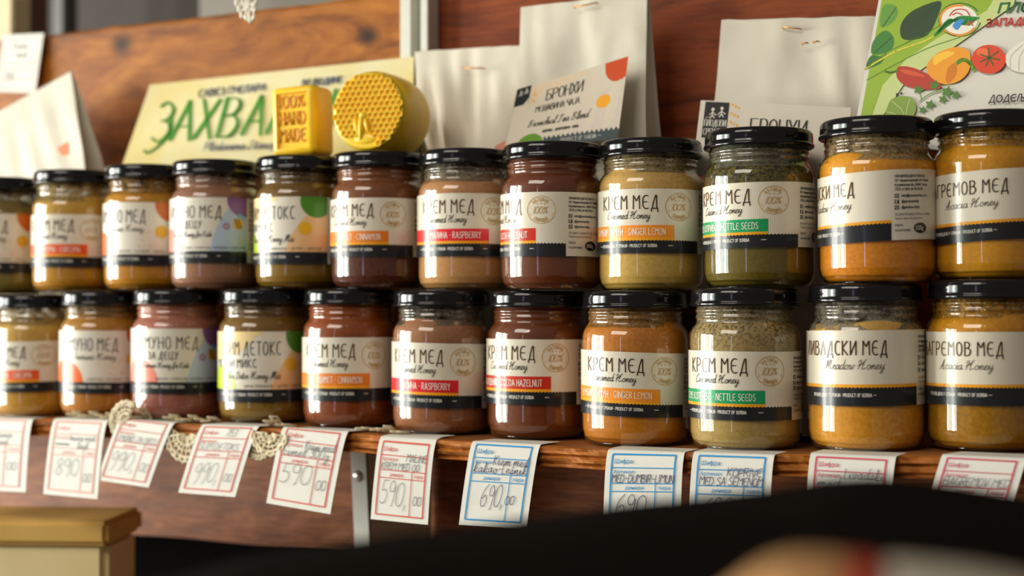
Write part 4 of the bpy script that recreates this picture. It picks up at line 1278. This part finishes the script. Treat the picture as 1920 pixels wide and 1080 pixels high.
ln('red_lettering', 'c0392c', 3, pst('ЗАПАДНЕ', 1848, 50, 13, .2, 1.75, grow=-.06), 3)
ln('black_lettering', '33302c', 3, pst('ДОДЕЉУЈЕ', 1854, 192, 13, .1, 1.65, grow=-.04), 2)
front_art(A, t, org, p0, nrm, .4)

# ------------------------------------------------------------------ beeswax soaps
def wax():
    m, nt, b = nt_new('yellow_beeswax')
    c = ramp(nt, noise_tex(nt, obcoord(nt), 40, 3), [(.3, lin((255, 200, 30))), (.7, lin((255, 214, 58)))])
    nt.links.new(c, b.inputs['Base Color']); b.inputs['Roughness'].default_value = .33
    b.inputs['Subsurface Weight'].default_value = .2; b.inputs['Subsurface Radius'].default_value = (1, .45, .08); b.inputs['Subsurface Scale'].default_value = .01
    return m
m_wax = wax()
# round honeycomb soap: local frame x right, z up, -y front
zc_soap = upz[5] + HJ
RR = .0280; DEP = .044
t = empty('round_soap', (0, 0, 0), 'round yellow beeswax soap with honeycomb face standing on a jar lid', 'soap')
prof = [(0, 0), (RR - .0012, 0), (RR + .0002, .0005), (RR + .0014, .003), (RR + .003, .009), (RR + .0040, DEP - .008), (RR + .0015, DEP - .002), (RR - .003, DEP), (0, DEP)]
v, f = lathe(catmull(prof, False, 3), 72, cap=False)
mesh_obj('wax_body', [(a, c, b) for a, b, c in v], [q[::-1] for q in f], m_wax, t, True)
bm = bmesh.new()
s = .00275
def hexes():
    for j in range(-9, 10):
        for i in range(-9, 10):
            cx = i * s * 1.732 + (j % 2) * s * .866; cy = j * s * 1.5
            yield cx, cy
hv, hf = [], []
for cx, cy in hexes():
    rr = sqrt(cx * cx + cy * cy)
    if rr > RR - .0004: continue
    # leave space for the dripper relief at lower left
    if ((cx + .0035) / .0065) ** 2 + ((cy + .012) / .0115) ** 2 < 1 or (cy < -.017 and cx < .008): continue
    b0 = len(hv)
    for (q, y) in ((.99, .0002), (.97, -.0022), (.80, -.0022), (.64, -.0004), (.5, -.0003)):
        for k in range(6):
            a_ = pi / 2 + k * pi / 3; hv.append((cx + q * s * cos(a_), y, cy + q * s * sin(a_)))
    for l in range(4):
        for k in range(6):
            hf.append((b0 + l * 6 + k, b0 + l * 6 + (k + 1) % 6, b0 + l * 6 + 6 + (k + 1) % 6, b0 + l * 6 + 6 + k))
    hf.append(tuple(b0 + 24 + k for k in range(6)))
mesh_obj('honeycomb_relief', hv, hf, m_wax, t)
parts = []
def blobp(cx, cz, rx, rz, ry, tilt=0):
    v, f = lathe([(sin(pi * k / 10), -cos(pi * k / 10)) for k in range(11)], 20, cap=False)
    o = []
    for a_, b_, c_ in v:
        x, z = a_ * rx, c_ * rz
        o.append((cx + x * cos(tilt) + z * sin(tilt), b_ * ry, cz - x * sin(tilt) + z * cos(tilt)))
    return o, f
parts.append(blobp(-.0050, -.0110, .0024, .0115, .0042, .05))
parts.append(blobp(-.0095, -.0110, .0020, .0070, .0030, -.25))
parts.append(blobp(-.0002, -.0110, .0024, .0070, .0040, -.3))
parts.append(blobp(-.0040, -.0035, .0038, .0030, .0034, .4))
parts.append(blobp(-.0020, -.0205, .0090, .0040, .0014, 0))
v, f = merge(parts)
mesh_obj('drip_relief', v, f, m_wax, t, True)
c3 = at(691, 209, n=.000)
t.location = (c3.x, .000, zc_soap + RR + .0034)
t.rotation_euler = (0, 0, rad(-2))
# turn it so that the face looks to the left of the camera
t.rotation_euler = (rad(-3), 0, rad(6))
# rectangular soap
zc2 = upz[4] + HJ
sw, sd, sh = .0385, .030, .0530
t = empty('square_soap', (at(558, 230, n=.006).x, .000, zc2 + .0012), 'rectangular yellow beeswax soap reading 100% hand made on a jar lid', 'soap')
bm = bmesh.new(); bmesh.ops.create_cube(bm, size=1)
for vtx in bm.verts:
    k = 1.0
    vtx.co = Vector((vtx.co.x * sw * (1.03 if vtx.co.y > 0 else 1), vtx.co.y * sd + sd / 2, (vtx.co.z + .5) * sh))
bm.normal_update()
bmesh.ops.bevel(bm, geom=bm.edges[:], offset=.0050, segments=4, profile=.5, affect='EDGES')
bm.normal_update()
ff_ = [q for q in bm.faces if q.normal.y < -.98]
ff_.sort(key=lambda q: -q.calc_area()); q = ff_[0]
r1 = bmesh.ops.inset_individual(bm, faces=[q], thickness=.0004)
r2 = bmesh.ops.inset_individual(bm, faces=[q], thickness=.0008)
bmesh.ops.translate(bm, verts=list(q.verts), vec=(0, .0018, 0))
for p_ in bm.faces: p_.smooth = True
me = bpy.data.meshes.new('wax_body'); bm.to_mesh(me); bm.free(); me.materials.append(m_wax)
o = bpy.data.objects.new('wax_body', me); COL.objects.link(o); o.parent = t
e = o.modifiers.new('s', 'EDGE_SPLIT'); e.split_angle = rad(35)
vsum, fsum = [], []
for s_, zz_, hh in (('100%', .0365, .0092), ('HAND', .0235, .0096), ('MADE', .0105, .0096)):
    for pz in strokes(s_, 0, 0, hh, gap=.16):
        pass
    L = tw(s_, hh, .16)
    k = .0236 / L
    for p_ in strokes(s_, -.0118, zz_, hh, gap=.16, xs=k):
        v, f = tube([(x, .0014, z) for x, z in p_], .00062, 6); vsum, fsum = merge([(vsum, fsum), (v, f)])
        for (x, z) in (p_[0], p_[-1]):
            if s_ != '100%':
                v, f = tube([(x - .0011, .0016, z), (x + .0011, .0016, z)], .0004, 5); vsum, fsum = merge([(vsum, fsum), (v, f)])
mesh_obj('raised_lettering', vsum, fsum, M_plain('letter_shade_wax', (232, 150, 20), .4), t, True)  # same wax, deeper orange paints in the shade that sets the letters off
t.rotation_euler = (0, rad(-1.5), rad(4))

# ------------------------------------------------------------------ crochet lace
m_lace = M_plain('cream_cotton', (222, 208, 176), .85, 0, .2, 300, .15)


def fan(cx, cz, r, a0, a1, n=11, rt=.00075, warp=0.0, holes=2):
    """crochet fan in the local x/z plane (front -y)"""
    ps = []
    def W_(x, z): return (x, warp * sin((x - cx) * 180) * .002 + .0012 * pnoise(Vector((x * 300, z * 300, 0))), z)
    for k in range(n + 1):
        a = a0 + (a1 - a0) * k / n
        ps.append(tube([W_(cx + q * r * cos(a), cz + q * r * sin(a)) for q in (.12, .35, .6, .84)], rt * .8, 5))
    for q in (.14, .42, .62, .84):
        ps.append(tube([W_(cx + q * r * cos(a0 + (a1 - a0) * k / 24), cz + q * r * sin(a0 + (a1 - a0) * k / 24)) for k in range(25)], rt * (1.5 if q in (.42, .84) else 1.0), 5))
    m = n
    for k in range(m):
        am = a0 + (a1 - a0) * (k + .5) / m; w_ = (a1 - a0) / m * .62
        ps.append(tube([W_(cx + r * cos(am - w_) * .84, cz + r * sin(am - w_) * .84), W_(cx + r * cos(am - w_ * .8) * .97, cz + r * sin(am - w_ * .8) * .97), W_(cx + r * cos(am) * 1.02, cz + r * sin(am) * 1.02), W_(cx + r * cos(am + w_ * .8) * .97, cz + r * sin(am + w_ * .8) * .97), W_(cx + r * cos(am + w_) * .84, cz + r * sin(am + w_) * .84)], rt * 1.5, 6))
    return merge(ps)


# doily under the jars: a flat strip plus hanging fans
ey = EDGE_Y
tl = empty('lace_doily', (at(350, 800, n=ey).x, ey, shelf_z(-.25)), 'cream crochet lace doily hanging over the shelf edge between the left price tags', 'lace')
ol = Vector(tl.location)
allp = []
def hang(px, py, r_px, a0, a1, n=9, yoff=-.004, nm='hanging_fan'):
    c = at(px, py, n=ey + yoff); rr = r_px / 2800 * 1.12
    v, f = fan(0, 0, rr, rad(a0), rad(a1), n, rt=.00095)
    o = mesh_obj(nm, v, f, m_lace, tl, True); o.location = c - ol
    return o
hang(352, 812, 54, 190, 345, 10, -.0035)
hang(318, 800, 40, 200, 330, 8, -.0015)
hang(392, 806, 40, 200, 345, 8, -.0015)
hang(506, 812, 40, 180, 350, 8, -.006)
hang(484, 826, 34, 200, 330, 7, -.002)
o = hang(238, 792, 40, 60, 215, 8, -.003)
# flat bits that ripple over the shelf top between jars
def ripple(px0, px1, y_off, nm='rippled_edge', amp=.002, w=.012, zoff=.0010):
    x0, x1 = at(px0, 800, n=ey + y_off).x, at(px1, 800, n=ey + y_off).x
    ps = []; n = max(3, int((x1 - x0) / .0055))
    for k in range(n):
        xa_, xb_ = x0 + (x1 - x0) * k / n, x0 + (x1 - x0) * (k + 1) / n; xm = (xa_ + xb_) / 2
        z = shelf_z(xm) + zoff
        lft = amp * (1 + sin(k * 1.9))
        for q in (1, .55):
            ps.append(tube([(xa_, ey + y_off + w, z + .0006), (xa_, ey + y_off + w * (1 - q * .6), z + lft * q + .0006), (xm, ey + y_off + w * (1 - q), z + lft * q + .001), (xb_, ey + y_off + w * (1 - q * .6), z + lft * q + .0006), (xb_, ey + y_off + w, z + .0006)], .0009, 6))
        ps.append(tube([(xm, ey + y_off + w, z + .0006), (xm, ey + y_off, z + lft + .001)], .0008, 5))
    ps.append(tube([(x0 + (x1 - x0) * k / 30, ey + y_off + w, shelf_z(x0 + (x1 - x0) * k / 30) + zoff + .0007) for k in range(31)], .0012, 6))
    v, f = merge(ps)
    mesh_obj(nm, [Vector(q) - ol for q in v], f, m_lace, tl, True)
ripple(120, 215, .006); ripple(203, 262, -.003, amp=.0045, w=.014); ripple(300, 395, .004)
ripple(488, 535, -.003, amp=.0035, w=.012); ripple(660, 716, .010, amp=.0005); ripple(700, 752, .002, amp=.0022)

# tip of a lace cloth hanging from above, top centre
c = at(462, -24, n=-.02)
tt_ = empty('lace_tip', c, 'pointed tip of a white crochet cloth hanging from the top edge', 'lace')
ps = []
sc_ = 1 / 2800 * 1.10
def L2(p): return [((x - 462) * sc_, .0006 * sin(x), -(y + 24) * sc_) for x, y in p]
for p_ in ([(425, -30), (432, -8), (438, 0), (441, 12), (446, 22), (452, 32), (462, 34), (472, 42), (479, 38), (481, 26), (480, 14), (486, 4), (488, -8), (492, -30)],
           [(441, 2), (450, -6), (462, -2), (474, -8), (484, 2)], [(444, 14), (452, 6), (460, 14), (466, 24), (472, 40)], [(480, 20), (474, 8), (464, 12)],
           [(450, 28), (455, 18), (463, 20), (462, 33)], [(472, 41), (470, 26), (476, 18), (480, 28)], [(456, -20), (460, 0), (466, 22)], [(446, -20), (452, 0), (458, 14)], [(474, -20), (470, 0), (468, 20)]):
    ps.append(tube(L2(catmull(p_, False, 4)), .0010, 6))
for k in range(9):
    a_ = k / 8
    x, y = [(440, 6), (445, 18), (451, 30), (461, 35), (472, 42), (480, 36), (482, 22), (483, 10), (487, 0)][k]
    ps.append(tube(L2(catmull([(x - 3, y - 3), (x, y + 3), (x + 3, y - 3)], False, 3)), .0012, 5))
v, f = merge(ps); mesh_obj('crochet_threads', v, f, M_plain('white_cotton', (236, 230, 214), .85, 0, .2, 300, .1), tt_, True)
# the cloth it belongs to, above the frame
v, f = fan(0, .022, .030, rad(180), rad(360), 12, .0009); mesh_obj('crochet_border', v, f, m_lace, tt_, True)

# ------------------------------------------------------------------ below the shelf
zb = at(120, 1085, n=.0).z
ls = box(-1.0, .75, -.03, .15, -.262, -.245, .002, 'lower_shelf', m_shelf)
tag(ls, 'lower wooden shelf plank beneath the cardboard box', 'shelf')
m_card = M_paper('kraft_cardboard', (206, 160, 78), (216, 174, 92), 12, .8, .1)
x1 = at(240, 990, n=.03).x
bxp = empty('cardboard_box', (x1, .02, -.2445), 'tan cardboard box on the lower shelf at the bottom left corner', 'box')
zt_ = at(120, 953, n=.03).z
zl_ = at(120, 997, n=.03).z
box(-.30, .0, -.032, .045, 0, zl_ + .2445 + .004, .006, 'box_body', M_paper('light_kraft', (228, 204, 148), (234, 212, 160), 12, .8, .1), bxp)
box(-.31, .003, -.040, .053, zl_ + .2445, zt_ + .2445, .004, 'box_lid', m_card, bxp)

bxp.rotation_euler = (0, 0, rad(24))

# black rounded thing close to the camera, lower right
DC = .46   # distance from the camera


def near(x, y, d):
    return CAM + (fwd * FPX + rgt2 * (x - 960) + upv2 * (540 - y)) * (d / FPX)


edge = catmull([(60, 1125), (330, 1078), (480, 1042), (700, 1008), (900, 984), (1136, 948), (1300, 931), (1448, 914), (1540, 899), (1640, 893), (1740, 901), (1830, 914), (1960, 940), (2120, 1010)], False, 5)
vs, fs = [], []
org = near(1300, 1400, DC)
for (x, y) in edge:
    for k in range(13):
        t_ = k / 12
        if t_ < .5:
            q = t_ * 2; d = DC - .012 * sin(q * pi / 2) ; p = near(x, y, DC) + fwd * (-.045 * (1 - (1 - q) ** 2) ** 1 + .0) + Vector((0, 0, -.004 - .16 * q ** 1.6 + .004 * (1 - q)))
            p = near(x, y, DC) + fwd * (-.05 * sin(q * pi / 2)) + Vector((0, 0, -.20 * (1 - cos(q * pi / 2))))
        vs.append(None)
vs = []
prof2 = [(-.055, -.20), (-.050, -.12), (-.040, -.07), (-.028, -.035), (-.014, -.010), (0, 0), (.016, -.006), (.03, -.03), (.045, -.08), (.05, -.20)]
hf_ = Vector((fwd.x, fwd.y, 0)).normalized()
for (x, y) in edge:
    b = near(x, y, DC)
    for (dy, dz) in prof2: vs.append(b + hf_ * dy + Vector((0, 0, dz)) - org)
m_ = len(prof2)
for i in range(len(edge) - 1):
    for k in range(m_):
        a_, b_ = i * m_ + k, i * m_ + (k + 1) % m_; fs.append((a_, b_, b_ + m_, a_ + m_))
fs.append(tuple(range(m_))[::-1]); fs.append(tuple((len(edge) - 1) * m_ + k for k in range(m_)))
mb = M_plain('matte_black_cloth', (20, 16, 13), .95, 0, .05, 200, .2)
o = mesh_obj('black_bag', vs, fs, mb, None, True); o.location = org
tag(o, 'large black rounded out-of-focus bag in the near foreground', 'bag')

# blurred packet at the bottom right corner, closest of all
DP = .27
pts = catmull([(1350, 1160), (1395, 1098), (1440, 1064), (1500, 1046), (1580, 1048), (1660, 1056), (1780, 1066), (1880, 1080), (1980, 1105), (2060, 1150)], False, 5)
tp = empty('snack_packet', near(1700, 1250, DP), 'blurred tan, red and off-white packet at the bottom right corner in front', 'packet')
def packet(name, lo, hi, col):
    vs, fs = [], []
    rows = [p for p in pts if lo - 1 <= p[0] <= hi + 1]
    pr = [(-.03, -.07), (-.024, -.03), (-.014, -.008), (-.004, -.001), (.004, 0), (.012, -.006), (.02, -.03), (.022, -.07)]
    for (x, y) in rows:
        skew = -.0
        b = near(x, y, DP)
        for k, (dy, dz) in enumerate(pr): vs.append(b + hf_ * dy + Vector((0, 0, dz)) + rgt * (dz * .9) - Vector(tp.location))
    m = len(pr)
    for i in range(len(rows) - 1):
        for k in range(m):
            a_, b_ = i * m + k, i * m + (k + 1) % m; fs.append((a_, b_, b_ + m, a_ + m))
    fs.append(tuple(range(m))[::-1]); fs.append(tuple((len(rows) - 1) * m + k for k in range(m)))
    mesh_obj(name, vs, fs, M_plain(name + '_film', col, .5), tp, True)
packet('tan_end', 1340, 1600, (190, 142, 92))
packet('red_stripe', 1590, 1680, (176, 52, 32))
packet('white_body', 1670, 2070, (186, 178, 160))
